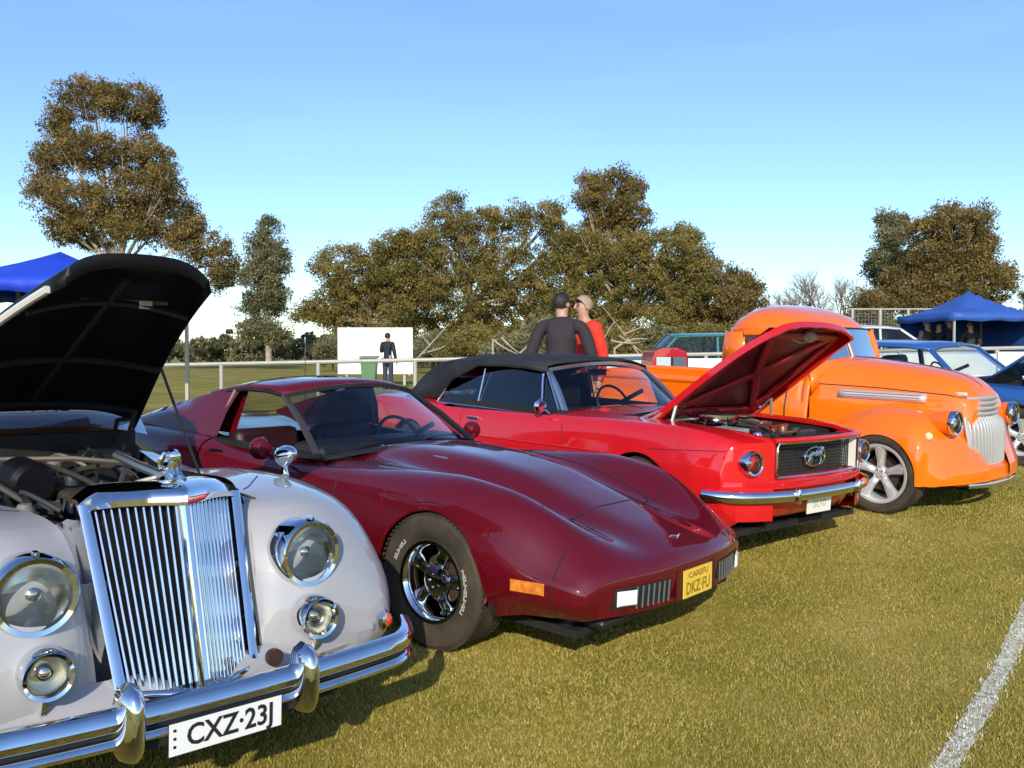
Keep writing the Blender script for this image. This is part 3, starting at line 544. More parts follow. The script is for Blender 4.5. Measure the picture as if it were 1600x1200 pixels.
# ---------------------------------------------------------------- car kit
def wheel(parent, c, r, w, rim_r, style, side, steer=0, tyre_label=None, letters=False):
    """side -1 = the car's right. The rim is the wheel part; tyre and cap hang under it."""
    ax = (0, side, 0); W = w / 2
    def place(o): o.location = c; o.rotation_euler = (0, 0, steer)
    mt = MB(); s = r - rim_r
    prof = [(rim_r - .004, W * .72), (rim_r + .01, W * .86), (rim_r + s * .3, W * .985), (rim_r + s * .55, W), (rim_r + s * .8, W * .96), (r - .012, W * .86), (r - .002, W * .78)]
    for k in range(-3, 4):
        y = -k * W * .2; prof += [(r, y + .09 * W), (r, y - .06 * W)] + ([(r - .009, y - .065 * W), (r - .009, y - .085 * W)] if k < 3 else [])
    prof += [(r - .012, -W * .86), (rim_r + s * .5, -W), (rim_r, -W * .8), (rim_r - .02, -W * .7)]
    lathe(mt, prof, axis=ax, seg=72)
    for k in range(72):              # tread blocks cut as shoulder lugs
        t = 2 * PI * k / 72; q = Matrix.Rotation(t, 4, 'Y')
        for sy in (.80, -.80): p = q @ Vector((0, sy * W, r - .001)); box(mt, p, (.012, W * .24, .006), ry=t)
    rimo_mat = {'mag': chrome, 'spoke5': alloy, 'steel': chrome, 'hub': chrome}[style]
    mr = MB()
    barrel = [(rim_r - .002, W * .80), (rim_r + .006, W * .84), (rim_r + .004, W * .88), (rim_r - .012, W * .86), (rim_r - .022, W * .74), (rim_r - .03, W * .55), (rim_r - .035, W * .1), (rim_r - .03, -W * .7)]
    lathe(mr, barrel, axis=ax, seg=56)
    if style == 'spoke5':
        lathe(mr, [(0, W * .62), (.035, W * .62), (.05, W * .55), (.06, W * .45), (.062, W * .2)], axis=ax, seg=28)
        for k in range(5):
            t = 2 * PI * k / 5 + .3; P = []
            for q, (rr, wd, yy) in enumerate([(.045, .030, .50), (.10, .032, .54), (rim_r * .62, .040, .64), (rim_r * .85, .052, .70), (rim_r - .01, .068, .74)]):
                e = []
                for dx, dy in ((-1, -.22), (-.75, 0), (0, .10), (.75, 0), (1, -.22)):
                    e.append((rr, dx * wd, (yy + dy) * W))
                P.append(e)
            Pn = np.array(P); ct, st = math.cos(t), math.sin(t); Q = np.stack([Pn[..., 0] * ct - Pn[..., 1] * st, side * Pn[..., 2], Pn[..., 0] * st + Pn[..., 1] * ct], -1); grid(mr, Q)
    elif style == 'mag':             # slotted rally wheel
        lathe(mr, [(0, W * .62), (.05, W * .60), (.075, W * .52), (.08, W * .40)], axis=ax, seg=28)
        for k in range(5):
            t = 2 * PI * k / 5 + .1; P = []
            for rr, wd, yy in [(.07, .035, .42), (.10, .036, .46), (rim_r * .72, .042, .40), (rim_r - .03, .055, .50)]:
                P.append([(rr, dx * wd, (yy + dy) * W) for dx, dy in ((-1, -.16), (-.7, 0), (0, .06), (.7, 0), (1, -.16))])
            Pn = np.array(P); ct, st = math.cos(t), math.sin(t); grid(mr, np.stack([Pn[..., 0] * ct - Pn[..., 1] * st, side * Pn[..., 2], Pn[..., 0] * st + Pn[..., 1] * ct], -1))
    else:
        lathe(mr, [(0, W * .80), (.04, W * .80), (.07, W * .74), (.09, W * .6), (rim_r * .6, W * .56), (rim_r * .8, W * .66), (rim_r - .02, W * .72)], axis=ax, seg=40)
    o = mesh_obj('wheel', mr, rimo_mat, parent, solid=.004 if style in ('spoke5', 'mag') else 0); place(o)
    ty = mesh_obj('tyre', mt, [rubber], o, sharp=28)
    lathe_b = MB(); lathe(lathe_b, [(0, 0), (rim_r * .62, 0), (rim_r * .62, .03), (rim_r * .3, .035), (0, .035)], (0, side * (-.02), 0), ax, 30); mesh_obj('brake_drum', lathe_b, mat('rusty brake drum', (.09, .06, .045), .6, .6), o)
    if style in ('spoke5', 'mag'):
        for k in range(5):
            t = 2 * PI * (k + .5) / 5; lathe_l = MB(); lathe(lathe_l, [(0, .012), (.006, .012), (.008, 0)], (.034 * math.cos(t), side * W * .60, .034 * math.sin(t)), ax, 8); mesh_obj('lug_nut', lathe_l, chrome, o)
    if letters:
        ml = MB(); 
        for a0, a1, n in ((-.42, .38, 9), (2.35, 2.75, 5)):
            for i in range(n):
                t = a0 + (a1 - a0) * i / (n - 1); rr = rim_r + s * .30; q = Matrix.Rotation(-t, 4, 'Y')
                for dx, dz, sx, sz in ([(-.006, 0, .005, .026), (.004, .010, .014, .005), (.004, -.010, .014, .005)] if i % 3 == 0 else [(-.006, 0, .005, .026), (.007, 0, .005, .026), (0, .002, .012, .005)] if i % 3 == 1 else [(0, 0, .006, .026), (0, .011, .018, .005)]):
                    p = q @ Vector((rr + dx * 1.0, side * W * .992, dz)); box(ml, p, (sx, .004, sz), ry=-t)
        mesh_obj('raised_white_lettering', ml, mat('raised white tyre lettering', (.42, .40, .34), .7), o)
    return o
def lamp(parent, c, f, r, depth=.05, name='headlight', ring=.016, lens=None, flutes=False):
    """bezel + bowl + lens, looking along f"""
    f = Vector(f).normalized(); o = mesh_obj(name, lathe(MB(), [(r * .96, -depth), (r + .004, -depth), (r + ring * .5, -depth * .3), (r + ring * .35, .012), (r, .022), (r - ring * .7, .018), (r - ring * .9, .004)], c, f, 48), chrome, parent)
    mesh_obj('reflector', lathe(MB(), [(r - ring * .9, .0), (r * .75, -.02), (r * .5, -.040), (r * .22, -.052), (0, -.055)], c, f, 36), reflector_m, o)
    prof = [(r - ring * .88, .004), (r * .7, .014), (r * .4, .022), (0, .026)]
    mesh_obj('lens', lathe(MB(), prof, c, f, 36), lens or clear_glass, o)
    if flutes:
        mf = MB(); M = facing(c, f)
        for k in np.linspace(-.8, .8, 9):
            hh = math.sqrt(max(0, 1 - k * k)) * (r - ring) * .92; P = [M @ Vector((k * (r - ring), t * hh, .006 + .018 * (1 - k * k - (t * hh / r) ** 2))) for t in np.linspace(-1, 1, 5)]; tube(mf, P, .0012, 4)
        tag(mesh_obj('lens_fluting', mf, clear_glass, o), kind='stuff')
    bulb = lathe(MB(), [(0, -.045), (.018, -.045), (.022, -.02), (.012, -.012), (0, -.01)], c, f, 12); mesh_obj('bulb_shield', bulb, chrome, o)
    return o
def plate(parent, c, f, w, h, m, lines, tm, name='number_plate', rows=None):
    M = facing(c, f); o = mesh_obj(name, MB().add([M @ Vector(p) for p in [(-w / 2, -h / 2, 0), (w / 2, -h / 2, 0), (w / 2, h / 2, 0), (-w / 2, h / 2, 0), (-w / 2, -h / 2, -.006), (w / 2, -h / 2, -.006), (w / 2, h / 2, -.006), (-w / 2, h / 2, -.006)]], [(0, 1, 2, 3), (7, 6, 5, 4), (0, 4, 5, 1), (1, 5, 6, 2), (2, 6, 7, 3), (3, 7, 4, 0)]), m, parent, False)
    for s, size, dx, dy, fs in lines: text_obj('lettering', s, size, M @ Matrix.Translation((dx, dy, .001)), tm, o, font_scale=fs)
    return o
def quad_glass(parent, name, A, B, m, nv=6):
    return mesh_obj(name, patch(MB(), A, B, nv), m, parent)
def seat(parent, x, y, z, m, back=.62, w=.5):
    o = mesh_obj('seat', box(MB(), (x, y, z + .1), (.5, w, .2)), m, parent, True, bevel=.05)
    mesh_obj('backrest', box(MB(), (x - .30, y, z + .42), (.16, w, back), ry=-.22), m, o, True, bevel=.05); return o
def steering(parent, x, y, z, m=black_trim, tilt=-.45):
    mb = MB(); t = np.linspace(0, 2 * PI, 33)[:-1]; M = Matrix.Translation((x, y, z)) @ Matrix.Rotation(tilt, 4, 'Y')
    tube(mb, [M @ Vector((0, .19 * math.cos(a), .19 * math.sin(a))) for a in t], .012, 8, closed=True)
    for a in (0, PI, -PI / 2): tube(mb, [M @ Vector((0, 0, 0)), M @ Vector((0, .18 * math.cos(a), .18 * math.sin(a)))], .01, 6)
    tube(mb, [M @ Vector((0, 0, 0)), M @ Vector((.35, 0, 0))], .02, 8); return mesh_obj('steering_wheel', mb, m, parent)
def dark_under(parent, x0, x1, w, z, wells=()):
    mb = MB(); box(mb, ((x0 + x1) / 2, 0, z + .02), (x1 - x0, w, .04)); o = mesh_obj('underbody', mb, black_matt, parent, False)
    for x, y, r in wells:
        m2 = MB(); s = 1 if y > 0 else -1; a = np.linspace(-.2, PI + .2, 22)
        grid(m2, [[(x + r * math.cos(t), yy, .33 + r * math.sin(t)) for t in a] for yy in (y, y - s * .34)]); k = m2.n(); m2.v += [(x + r * math.cos(t), y - s * .34, .33 + r * math.sin(t)) for t in a] + [(x, y - s * .34, .2)]
        for i in range(len(a) - 1): m2.f.append((k + i, k + i + 1, k + len(a)))
        mesh_obj('wheel_well', m2, black_matt, o)
    return o

# ================================================================ maroon sports coupe
maroon = paint('maroon paint', (.10, .001, .006), .004, .3, 1.5)
def build_coupe():
    R0 = car_root('sports_coupe', 'low maroon sports coupe with pointed nose and humped front wings', 'car', .13, 5.124, math.radians(-40), SLA)
    T = [(-3.62, [(0, .76), (.3, .76), (.5, .75), (.64, .74), (.70, .70), (.74, .58), (.72, .46), (.64, .38)]),
         (-3.3, [(0, .87), (.3, .87), (.5, .86), (.68, .845), (.77, .79), (.82, .60), (.80, .42), (.70, .30)]),
         (-2.9, [(0, .885), (.3, .885), (.52, .875), (.70, .865), (.81, .81), (.87, .60), (.85, .38), (.76, .22)]),
         (-2.5, [(0, .87), (.3, .87), (.50, .86), (.70, .865), (.82, .81), (.89, .60), (.87, .36), (.80, .18)]),
         (-2.2, [(0, .85), (.3, .85), (.50, .84), (.69, .85), (.79, .80), (.86, .57), (.85, .36), (.79, .17)]),
         (-1.9, [(0, .82), (.3, .82), (.50, .81), (.67, .81), (.76, .76), (.82, .54), (.83, .36), (.78, .17)]),
         (-1.5, [(0, .82), (.3, .82), (.48, .80), (.65, .79), (.745, .745), (.80, .52), (.82, .36), (.77, .17)]),
         (-1.1, [(0, .86), (.26, .86), (.46, .82), (.655, .795), (.76, .745), (.81, .52), (.83, .36), (.77, .17)]),
         (-.7, [(0, .895), (.25, .885), (.44, .82), (.66, .81), (.775, .755), (.84, .53), (.84, .36), (.77, .17)]),
         (-.35, [(0, .88), (.24, .87), (.42, .79), (.66, .835), (.79, .775), (.87, .55), (.86, .36), (.79, .17)]),
         (0, [(0, .835), (.22, .825), (.40, .75), (.665, .85), (.80, .785), (.885, .57), (.875, .36), (.80, .17)]),
         (.3, [(0, .755), (.20, .745), (.38, .685), (.65, .82), (.79, .75), (.88, .54), (.865, .38), (.79, .22)]),
         (.6, [(0, .665), (.18, .66), (.36, .625), (.63, .73), (.765, .66), (.85, .49), (.84, .37), (.76, .27)]),
         (.8, [(0, .61), (.15, .605), (.34, .585), (.60, .635), (.735, .58), (.82, .46), (.81, .36), (.73, .28)]),
         (.92, [(0, .56), (.15, .558), (.33, .55), (.58, .56), (.71, .525), (.79, .45), (.785, .36), (.71, .285)]),
         (.985, [(0, .52), (.15, .52), (.33, .515), (.57, .51), (.69, .485), (.765, .43), (.765, .36), (.69, .29)]),
         (1.005, [(0, .485), (.15, .485), (.33, .483), (.56, .475), (.675, .455), (.745, .415), (.745, .36), (.675, .30)])]
    plan = lambda x, y, z: .19 * (np.abs(y) / .85) ** 2.3 * sstep((x - .36) / .55) + .03 * sstep((.47 - z) / .2) * sstep((x - .9) / .08)
    arch = [(0, .325, .368)]; arch2 = [(-2.49, .33, .36)]; mb = MB()
    loft(mb, T, stations(-1.1, 1.005, arch, .035, .1), sharp=(5,), arches=arch, kw=4, plan=plan, cap_front=True, capz=.38)
    loft(mb, T, stations(-2.15, -1.1, (), .06), kmin=3, sharp=(5,), kw=4)
    loft(mb, T, stations(-3.62, -2.15, arch2, .05), sharp=(5,), arches=arch2, kw=4, cap_back=True)
    body = mesh_obj('body', mb, maroon, R0, sharp=50); bv = mb.bvh()
    # wheel arch return lips
    ml = MB()
    for s in (-1, 1):
        for (xc, zc, R), y in ((arch[0], .86), (arch2[0], .875)):
            P = []
            for t in np.linspace(-.05, PI + .05, 40):
                x = xc + R * math.cos(t); z = zc + R * math.sin(t); h = hit(bv, (x, s * 2, z + .006), (0, -s, 0)) if math.sin(t) > -.2 else None
                P.append((x, (h.y if h else s * y) - s * .008, z - .001))
            tube(ml, P, .009, 6)
    mesh_obj('arch_lip', ml, maroon, body)
    # panel gaps
    g = MB()
    for s in (-1, 1):
        surf_line(g, bv, [(-.80, .76), (-.80, .5), (-.84, .22)], s, .004); surf_line(g, bv, [(.715, .60), (.715, .31)], s, .0035); surf_line(g, bv, [(-2.12, .79), (-2.10, .5), (-2.0, .22)], s, .003)
        surf_line(g, bv, [(-2.0, .22), (-.84, .22)], s, .003)
        surf_line(g, bv, [(-.95, s * .60), (-.2, s * .52), (.35, s * .45), (.47, s * .40)], s, .004, 'z')
        surf_line(g, bv, [(.50, s * .33), (.50, s * .62), (.72, s * .60), (.75, s * .36), (.50, s * .33)], s, .0022, 'z')
    surf_line(g, bv, [(.47, -.40), (.50, -.2), (.505, 0), (.50, .2), (.47, .40)], 1, .004, 'z')
    mesh_obj('panel_gap', g, black_trim, body)
    em = MB(); h = hit(bv, (.885, 0, 3), (0, 0, -1)); hz = h.z if h else .58
    for s in (-1, 1): tube(em, [(.885, s * .006, hz + .006), (.875, s * .03, hz + .008), (.87, s * .055, hz + .005)], [.006, .005, .003], 6)
    mesh_obj('nose_badge', em, chrome, body)
    s_ = MB(); surf_line(s_, bv, [(-.42, -.30), (-.52, -.31)], 1, .006, 'z', .003); mesh_obj('bonnet_script', s_, chrome, body)
    # fascia: dark grilles with lamps, plate recess
    for s in (-1, 1):
        P = []
        for z in (.435, .335):
            row = []
            for y in np.linspace(.24, .60, 9): hh = hit(bv, (3, s * y, z), (-1, 0, 0)); row.append((hh.x + .004, s * y, z))
            P.append(row)
        gr = mesh_obj('front_grille', grid(MB(), P), mat('dark grille', (.02, .022, .022), .45), body)
        bars = MB()
        for y in np.linspace(.25, .47, 7):
            hh = hit(bv, (3, s * y, .38), (-1, 0, 0)); tube(bars, [(hh.x + .010, s * y, .43), (hh.x + .010, s * (y + .008), .33)], .004, 5)
        mesh_obj('grille_bar', bars, mat('grey grille bars', (.12, .13, .13), .4), gr)
        hh = hit(bv, (3, s * .53, .38), (-1, 0, 0)); f = (1, s * .42, 0); M = facing((hh.x + .012, s * .535, .385), f)
        mesh_obj('parking_lamp', MB().add([M @ Vector(p) for p in [(-.055, -.035, 0), (.055, -.035, 0), (.055, .035, 0), (-.055, .035, 0), (-.045, -.026, .012), (.045, -.026, .012), (.045, .026, .012), (-.045, .026, .012)]], [(4, 5, 6, 7), (0, 1, 5, 4), (1, 2, 6, 5), (2, 3, 7, 6), (3, 0, 4, 7)]), mat('frosted white lamp', (.75, .75, .72), .25), gr, False)
        hh = hit(bv, (.60, s * 3, .425), (0, -s, 0)); hb = hit(bv, (.52, s * 3, .425), (0, -s, 0)); dx = Vector((hh.x - hb.x, hh.y - hb.y, 0)).normalized(); n_ = Vector((dx.y, -dx.x, 0)); n_ = n_ if n_.y * s > 0 else -n_
        M = facing(Vector((.60, hh.y, .425)) + n_ * .004, n_); mk = MB().add([M @ Vector(p) for p in [(-.085, -.028, 0), (.085, -.028, 0), (.085, .028, 0), (-.085, .028, 0), (-.078, -.022, .010), (.078, -.022, .010), (.078, .022, .010), (-.078, .022, .010)]], [(4, 5, 6, 7), (0, 1, 5, 4), (1, 2, 6, 5), (2, 3, 7, 6), (3, 0, 4, 7)])
        mesh_obj('side_marker', mk, mat('amber lens', (.75, .25, .03), .3, noise=(40, (.4, .1, .02), .8)), body, False)
    hx = hit(bv, (3, 0, .385), (-1, 0, 0)).x
    rc = mesh_obj('plate_recess', box(MB(), (hx + .001, 0, .385), (.006, .38, .15)), mat('maroon recess', (.07, .005, .01), .4), body, False)
    yel = mat('yellow plate enamel', (.82, .55, .06), .4, coat=.3); tn = mat('plate lettering brown', (.30, .17, .02), .5)
    plate(R0, (hx + .014, 0, .383), (1, 0, .02), .28, .135, yel, [('CAREFU', .05, 0, .038, (1.1, .8)), ('DKZ·FU', .078, -.002, -.026, (.88, 1.05))], tn)
    mesh_obj('air_dam', box(MB(), (.66, 0, .23), (.08, 1.26, .12), ry=.25), black_trim, R0, True, bevel=.03)
    mesh_obj('chin_spoiler', loft(MB(), T, stations(.72, 1.005, (), .05, .05), kmin=6, sharp=(), plan=lambda x, y, z: plan(x, y, z) + .02, lip=0) if False else box(MB(), (.76, 0, .262), (.22, 1.22, .05), ry=.08), black_trim, R0, True, bevel=.02)
    # greenhouse
    def base(y): return (-.98 - .14 * (abs(y) / .66) ** 2, y, .885 - .055 * (abs(y) / .66) ** 2)
    def top(y): return (-1.52 - .10 * (abs(y) / .52) ** 2, y, 1.205 - .06 * (abs(y) / .52) ** 2)
    ys = np.linspace(-1, 1, 15); glass_g = quad_glass(R0, 'windscreen', [base(y * .655) for y in ys], [top(y * .525) for y in ys], glass('windscreen glass', (.72, .80, .78), .85))
    roofs = [(-1.52, 1.205, .525, .06, .10), (-1.70, 1.228, .545, .055, .08), (-1.95, 1.228, .56, .055, .04), (-2.2, 1.21, .56, .06, 0), (-2.42, 1.17, .55, .06, 0), (-2.55, 1.13, .54, .06, 0)]
    mr = MB(); grid(mr, [[(x - bx * abs(y) ** 2, y * w, z - dz * abs(y) ** 2.4) for y in np.linspace(-1, 1, 17)] for x, z, w, dz, bx in roofs]); roof = mesh_obj('roof', mr, maroon, R0, solid=.02)
    gp = MB(); 
    for y0 in (-.03, .03): tube(gp, [(-1.55, y0, 1.222), (-1.95, y0, 1.241)], .003, 5)
    tube(gp, [(-2.02, y, 1.239 - .055 * abs(y / .56) ** 2.4) for y in np.linspace(-.55, .55, 13)], .003, 5); mesh_obj('roof_panel_gap', gp, black_trim, roof)
    for s in (-1, 1):
        t_ = np.linspace(0, 1, 9)
        A = [(-2.05 - .05 * t - 1.15 * t, s * (.565 + .05 * t), 1.165 - .27 * t ** 1.25) for t in t_]; Bp = [(-2.12 - 1.1 * t, s * (.70 + .03 * t), .85 + .02 * t) for t in t_]; Cc = [(a[0], a[1] - s * .06, a[2] - .01) for a in A]; Dd = [(b[0], s * .56, .86) for b in Bp]
        mq = MB(); mid = [((a[0] + b[0]) / 2, (a[1] + b[1]) / 2 + s * .02, (a[2] + b[2]) / 2) for a, b in zip(A, Bp)]; grid(mq, [Bp, mid, A, Cc, Dd]); mesh_obj('sail_panel', mq, maroon, R0, sharp=60)
        pil = MB(); sweep(pil, [base(s * .665), tuple((np.array(base(s * .665)) + np.array(top(s * .535))) / 2 + [.01, 0, .012]), top(s * .535)], [(-.017, -.012), (.017, -.012), (.017, .012), (-.017, .012)], up=(1, 0, .5)); mesh_obj('windscreen_pillar', pil, black_trim if s > 0 else mat('dark bronze trim', (.05, .035, .03), .35), R0)
        tr = MB(); tube(tr, [top(s * .54)] + [(x - bx, s * (w + .012), z - dz - .012) for x, z, w, dz, bx in roofs[1:4]], .012, 6); mesh_obj('roof_side_trim', tr, black_trim, R0)
        bp = MB(); tube(bp, [(-2.10, s * .575, 1.15), (-2.13, s * .64, .99), (-2.17, s * .685, .84)], .014, 6); mesh_obj('rear_pillar_seal', bp, mat('tan rubber seal', (.22, .15, .11), .6), R0)
        db = MB(); sweep(db, [(-1.12, s * .66, .825), (-1.6, s * .655, .815), (-2.16, s * .68, .835)], [(-.03, -.02), (.03, -.02), (.03, .012), (-.03, .012)]); mesh_obj('door_sill_trim', db, interior_m, R0)
        di = patch(MB(), [(-1.1, s * .62, .81), (-2.15, s * .62, .82)], [(-1.1, s * .60, .25), (-2.15, s * .60, .25)]); mesh_obj('door_lining', di, interior_m, R0)
        mi = MB(); lathe(mi, [(0, -.05), (.045, -.045), (.062, -.02), (.066, .01), (.060, .03)], (-1.34, s * .90, .865), (-1, 0, .05), 20); mo = mesh_obj('door_mirror', mi, maroon, R0)
        mi.v = mi.v; mesh_obj('mirror_glass', lathe(MB(), [(0, .024), (.058, .024)], (-1.34, s * .90, .865), (-1, 0, .05), 20), chrome, mo); mesh_obj('mirror_arm', tube(MB(), [(-1.30, s * .88, .84), (-1.28, s * .80, .80), (-1.28, s * .74, .77)], .016, 8), maroon, mo)
        dh = MB(); surf_line(dh, bv, [(-1.95, .775), (-2.06, .775)], s, .010, off=.006); mesh_obj('door_handle', dh, chrome, body)
    hd = MB(); sweep(hd, [top(y * .53) for y in ys], [(-.018, -.014), (.02, -.014), (.02, .012), (-.018, .012)], up=(0, 0, 1)); mesh_obj('header_rail', hd, black_trim, R0)
    rw = quad_glass(R0, 'rear_window', [(-2.56, y * .5, 1.12 - .05 * abs(y) ** 2) for y in ys], [(-2.74, y * .5, .87) for y in ys], glass('rear screen glass', (.9, .93, .9), .25))
    cw = MB(); sweep(cw, [(base(y * .66)[0] + .03, y * .66, base(y * .66)[2] - .012) for y in ys], [(-.03, -.012), (.05, -.012), (.05, .006), (-.03, .006)]); mesh_obj('cowl_trim', cw, black_trim, R0)
    wp = MB()
    for y0, y1 in ((-.45, .05), (.05, .5)): tube(wp, [(base(y0)[0] + .01, y0, base(y0)[2] + .012), (base(y1)[0] - .04, y1, base(y1)[2] + .03)], .005, 5)
    mesh_obj('wiper', wp, black_trim, R0)
    ih = mesh_obj('dashboard', box(MB(), (-1.30, 0, .80), (.30, 1.24, .16)), interior_m, R0, True, bevel=.05)
    mesh_obj('floor_pan', box(MB(), (-1.85, 0, .26), (1.7, 1.2, .04)), interior_m, R0, False); mesh_obj('rear_bulkhead', box(MB(), (-2.45, 0, .50), (.05, 1.0, .6)), interior_m, R0, False)
    redv = mat('dark red vinyl', (.025, .006, .008), .5); seat(R0, -1.80, -.33, .24, redv, .46); seat(R0, -1.80, .33, .24, redv, .46); steering(R0, -1.50, .34, .80)
    bm2 = MB(); tube(bm2, [(-1.60, 0, 1.13), (-1.60, 0, 1.18)], .006, 5); box(bm2, (-1.60, 0, 1.115), (.02, .22, .05)); mesh_obj('interior_mirror', bm2, black_trim, R0)
    mesh_obj('fender_aerial', tube(MB(), [(-2.9, .6, .86), (-2.92, .6, 1.5)], .003, 5), chrome, R0)
    for s in (-1, 1):
        wheel(R0, (0, s * .745, .335), .338, .235, .200, 'mag', s, math.radians(2), letters=True); wheel(R0, (-2.49, s * .75, .34), .34, .24, .2, 'mag', s)
    dark_under(R0, -3.5, .75, 1.3, .18, [(0, -.84, .40), (0, .84, .40), (-2.49, -.84, .4), (-2.49, .84, .4)])
    return R0
build_coupe()

# ================================================================ red convertible
redp = paint('bright red paint', (.58, .006, .010), .02)
def build_convertible():
    R0 = car_root('convertible', 'bright red convertible with black soft top up and bonnet raised', 'car', 1.476, 6.673, math.radians(-50), (-.025, .022))
    T = [(-3.72, [(0, .80), (.3, .80), (.60, .80), (.76, .78), (.785, .74), (.80, .58), (.78, .42), (.72, .36)]),
         (-3.3, [(0, .86), (.3, .86), (.60, .85), (.785, .83), (.815, .79), (.84, .60), (.82, .36), (.76, .28)]),
         (-2.74, [(0, .86), (.3, .86), (.60, .85), (.785, .825), (.82, .785), (.86, .58), (.84, .33), (.77, .20)]),
         (-2.2, [(0, .84), (.3, .84), (.60, .83), (.785, .805), (.815, .77), (.86, .57), (.84, .33), (.77, .20)]),
         (-1.5, [(0, .85), (.3, .85), (.60, .84), (.775, .82), (.81, .785), (.855, .58), (.84, .33), (.77, .20)]),
         (-.8, [(0, .90), (.3, .89), (.60, .865), (.775, .84), (.81, .80), (.855, .60), (.84, .33), (.77, .20)]),
         (-.3, [(0, .91), (.3, .895), (.60, .875), (.775, .855), (.815, .82), (.86, .61), (.845, .33), (.77, .20)]),
         (.2, [(0, .90), (.3, .885), (.60, .87), (.78, .86), (.82, .825), (.865, .62), (.85, .33), (.77, .20)]),
         (.6, [(0, .865), (.3, .86), (.58, .85), (.765, .84), (.81, .80), (.86, .62), (.845, .34), (.77, .22)]),
         (.80, [(0, .83), (.3, .825), (.51, .82), (.745, .812), (.79, .775), (.835, .60), (.82, .36), (.75, .25)]),
         (.865, [(0, .81), (.3, .81), (.49, .80), (.725, .79), (.765, .755), (.81, .60), (.80, .40), (.73, .30)])]
    plan = lambda x, y, z: .26 * (np.abs(y) / .86) ** 3 * sstep((x - .33) / .52)
    arch = [(0, .32, .345)]; arch2 = [(-2.743, .32, .34)]; mb = MB()
    loft(mb, T, stations(-.35, .865, arch, .045, .08), kmin=2, sharp=(3, 5), arches=arch, plan=plan, cap_front=True, capz=.56)
    loft(mb, T, stations(-.95, -.35, (), .06), sharp=(3, 5)); loft(mb, T, stations(-2.35, -.95, (), .08), kmin=3, sharp=(3, 5))
    loft(mb, T, stations(-3.72, -2.35, arch2, .06), sharp=(3, 5), arches=arch2, cap_back=True)
    def px(y, x=.80): return x - .26 * (abs(y) / .86) ** 3 * float(sstep((x - .33) / .52))
    for prof in ([(.70, .565), (.86, .560), (.875, .545), (.870, .50), (.835, .49), (.82, .43), (.80, .36), (.75, .30), (.66, .265)],):
        grid(mb, [[(px(y, x), y, z) for y in np.linspace(-.80, .80, 25)] for x, z in prof])
    tube(mb, [(px(y, .872), y, .806) for y in np.linspace(-.5, .5, 15)], .018, 8)
    for s in (-1, 1): grid(mb, [[(px(.49, .872), s * .49, z), (.66, s * .485, z)] for z in (.55, .70, .81)])
    body = mesh_obj('body', mb, redp, R0, sharp=45); bv = mb.bvh()
    g = MB()
    for s in (-1, 1):
        surf_line(g, bv, [(-.78, .82), (-.76, .6), (-.74, .27)], s, .003); surf_line(g, bv, [(-2.02, .80), (-2.0, .6), (-1.92, .27), (-.74, .27)], s, .003)
        surf_line(g, bv, [(.10, .70), (.5, .73), (.70, .74)], s, .0025)
    mesh_obj('panel_gap', g, black_trim, body)
    cr = MB()
    for s in (-1, 1): surf_line(cr, bv, [(-.45, .63), (-1.2, .615), (-1.95, .60), (-2.1, .61)], s, .006, off=.002)
    mesh_obj('side_crease', cr, redp, body)
    for s in (-1, 1):
        dh = MB(); surf_line(dh, bv, [(-1.76, .745), (-1.90, .745)], s, .012, off=.014); mesh_obj('door_handle', dh, chrome, body)
    # grille
    gm_ = MB(); box(gm_, (.70, 0, .685), (.02, .97, .24)); go = mesh_obj('radiator_grille', gm_, mat('black honeycomb', (.012, .013, .012), .6), R0, False)
    hc = MB()
    for i, y in enumerate(np.linspace(-.47, .47, 40)): box(hc, (.765, y, .685), (.008, .003, .23))
    for z in np.linspace(.57, .79, 11): box(hc, (.765, 0, z), (.008, .96, .003))
    tag(mesh_obj('honeycomb', hc, mat('grey grille wire', (.07, .075, .07), .4, .5), go, False), kind='stuff')
    sr = MB(); tube(sr, [(.835, -.47, .572), (.868, 0, .570), (.835, .47, .572), (.832, .48, .60), (.832, .48, .76), (.835, .47, .788), (.868, 0, .788), (.835, -.47, .788), (.832, -.48, .76), (.832, -.48, .60)], .008, 6, closed=True); mesh_obj('grille_surround', sr, chrome, go)
    gs = MB(); box(gs, (.765, .476, .68), (.11, .006, .21)); mesh_obj('grille_side', gs, mat('cream side panel', (.75, .74, .66), .3), go, False)
    # running horse in a corral, plus two crossbars
    hs = MB(); M = facing((.80, 0, .675), (1, 0, 0))
    def hp(x, y): return M @ Vector((x, y, 0))
    tube(hs, [hp(-.085, .0), hp(-.04, .02), hp(0, .015), hp(.045, .03), hp(.075, .055), hp(.10, .05)], [.006, .02, .018, .022, .012, .008], 8)
    for a_, b_, c_ in (((-.05, .01), (-.07, -.03), (-.11, -.045)), ((-.04, .0), (-.04, -.035), (-.075, -.055)), ((.04, .015), (.075, -.015), (.06, -.045)), ((.05, .02), (.10, .0), (.12, -.03)), ((-.085, .0), (-.12, .02), (-.15, .01))): tube(hs, [hp(*a_), hp(*b_), hp(*c_)], [.009, .006, .004], 6)
    mesh_obj('horse_emblem', hs, chrome, go)
    M = M @ Matrix.Scale(.72, 4)
    co = MB(); tube(co, [M @ Vector((.17 * math.cos(t) * (1 if abs(math.cos(t)) < .8 else .96), .085 * math.sin(t), 0)) for t in np.linspace(0, 2 * PI, 33)[:-1]], .006, 6, closed=True); mesh_obj('emblem_frame', co, chrome, go)
    # lamps
    for s in (-1, 1):
        lamp(R0, (px(.66, .872) + .020, s * .65, .668), (1, s * .06, 0), .075, .055)
        fg = lamp(R0, (px(.60, .80) + .020, s * .60, .385), (1, 0, 0), .036, .02, 'parking_lamp', .006, flutes=False)
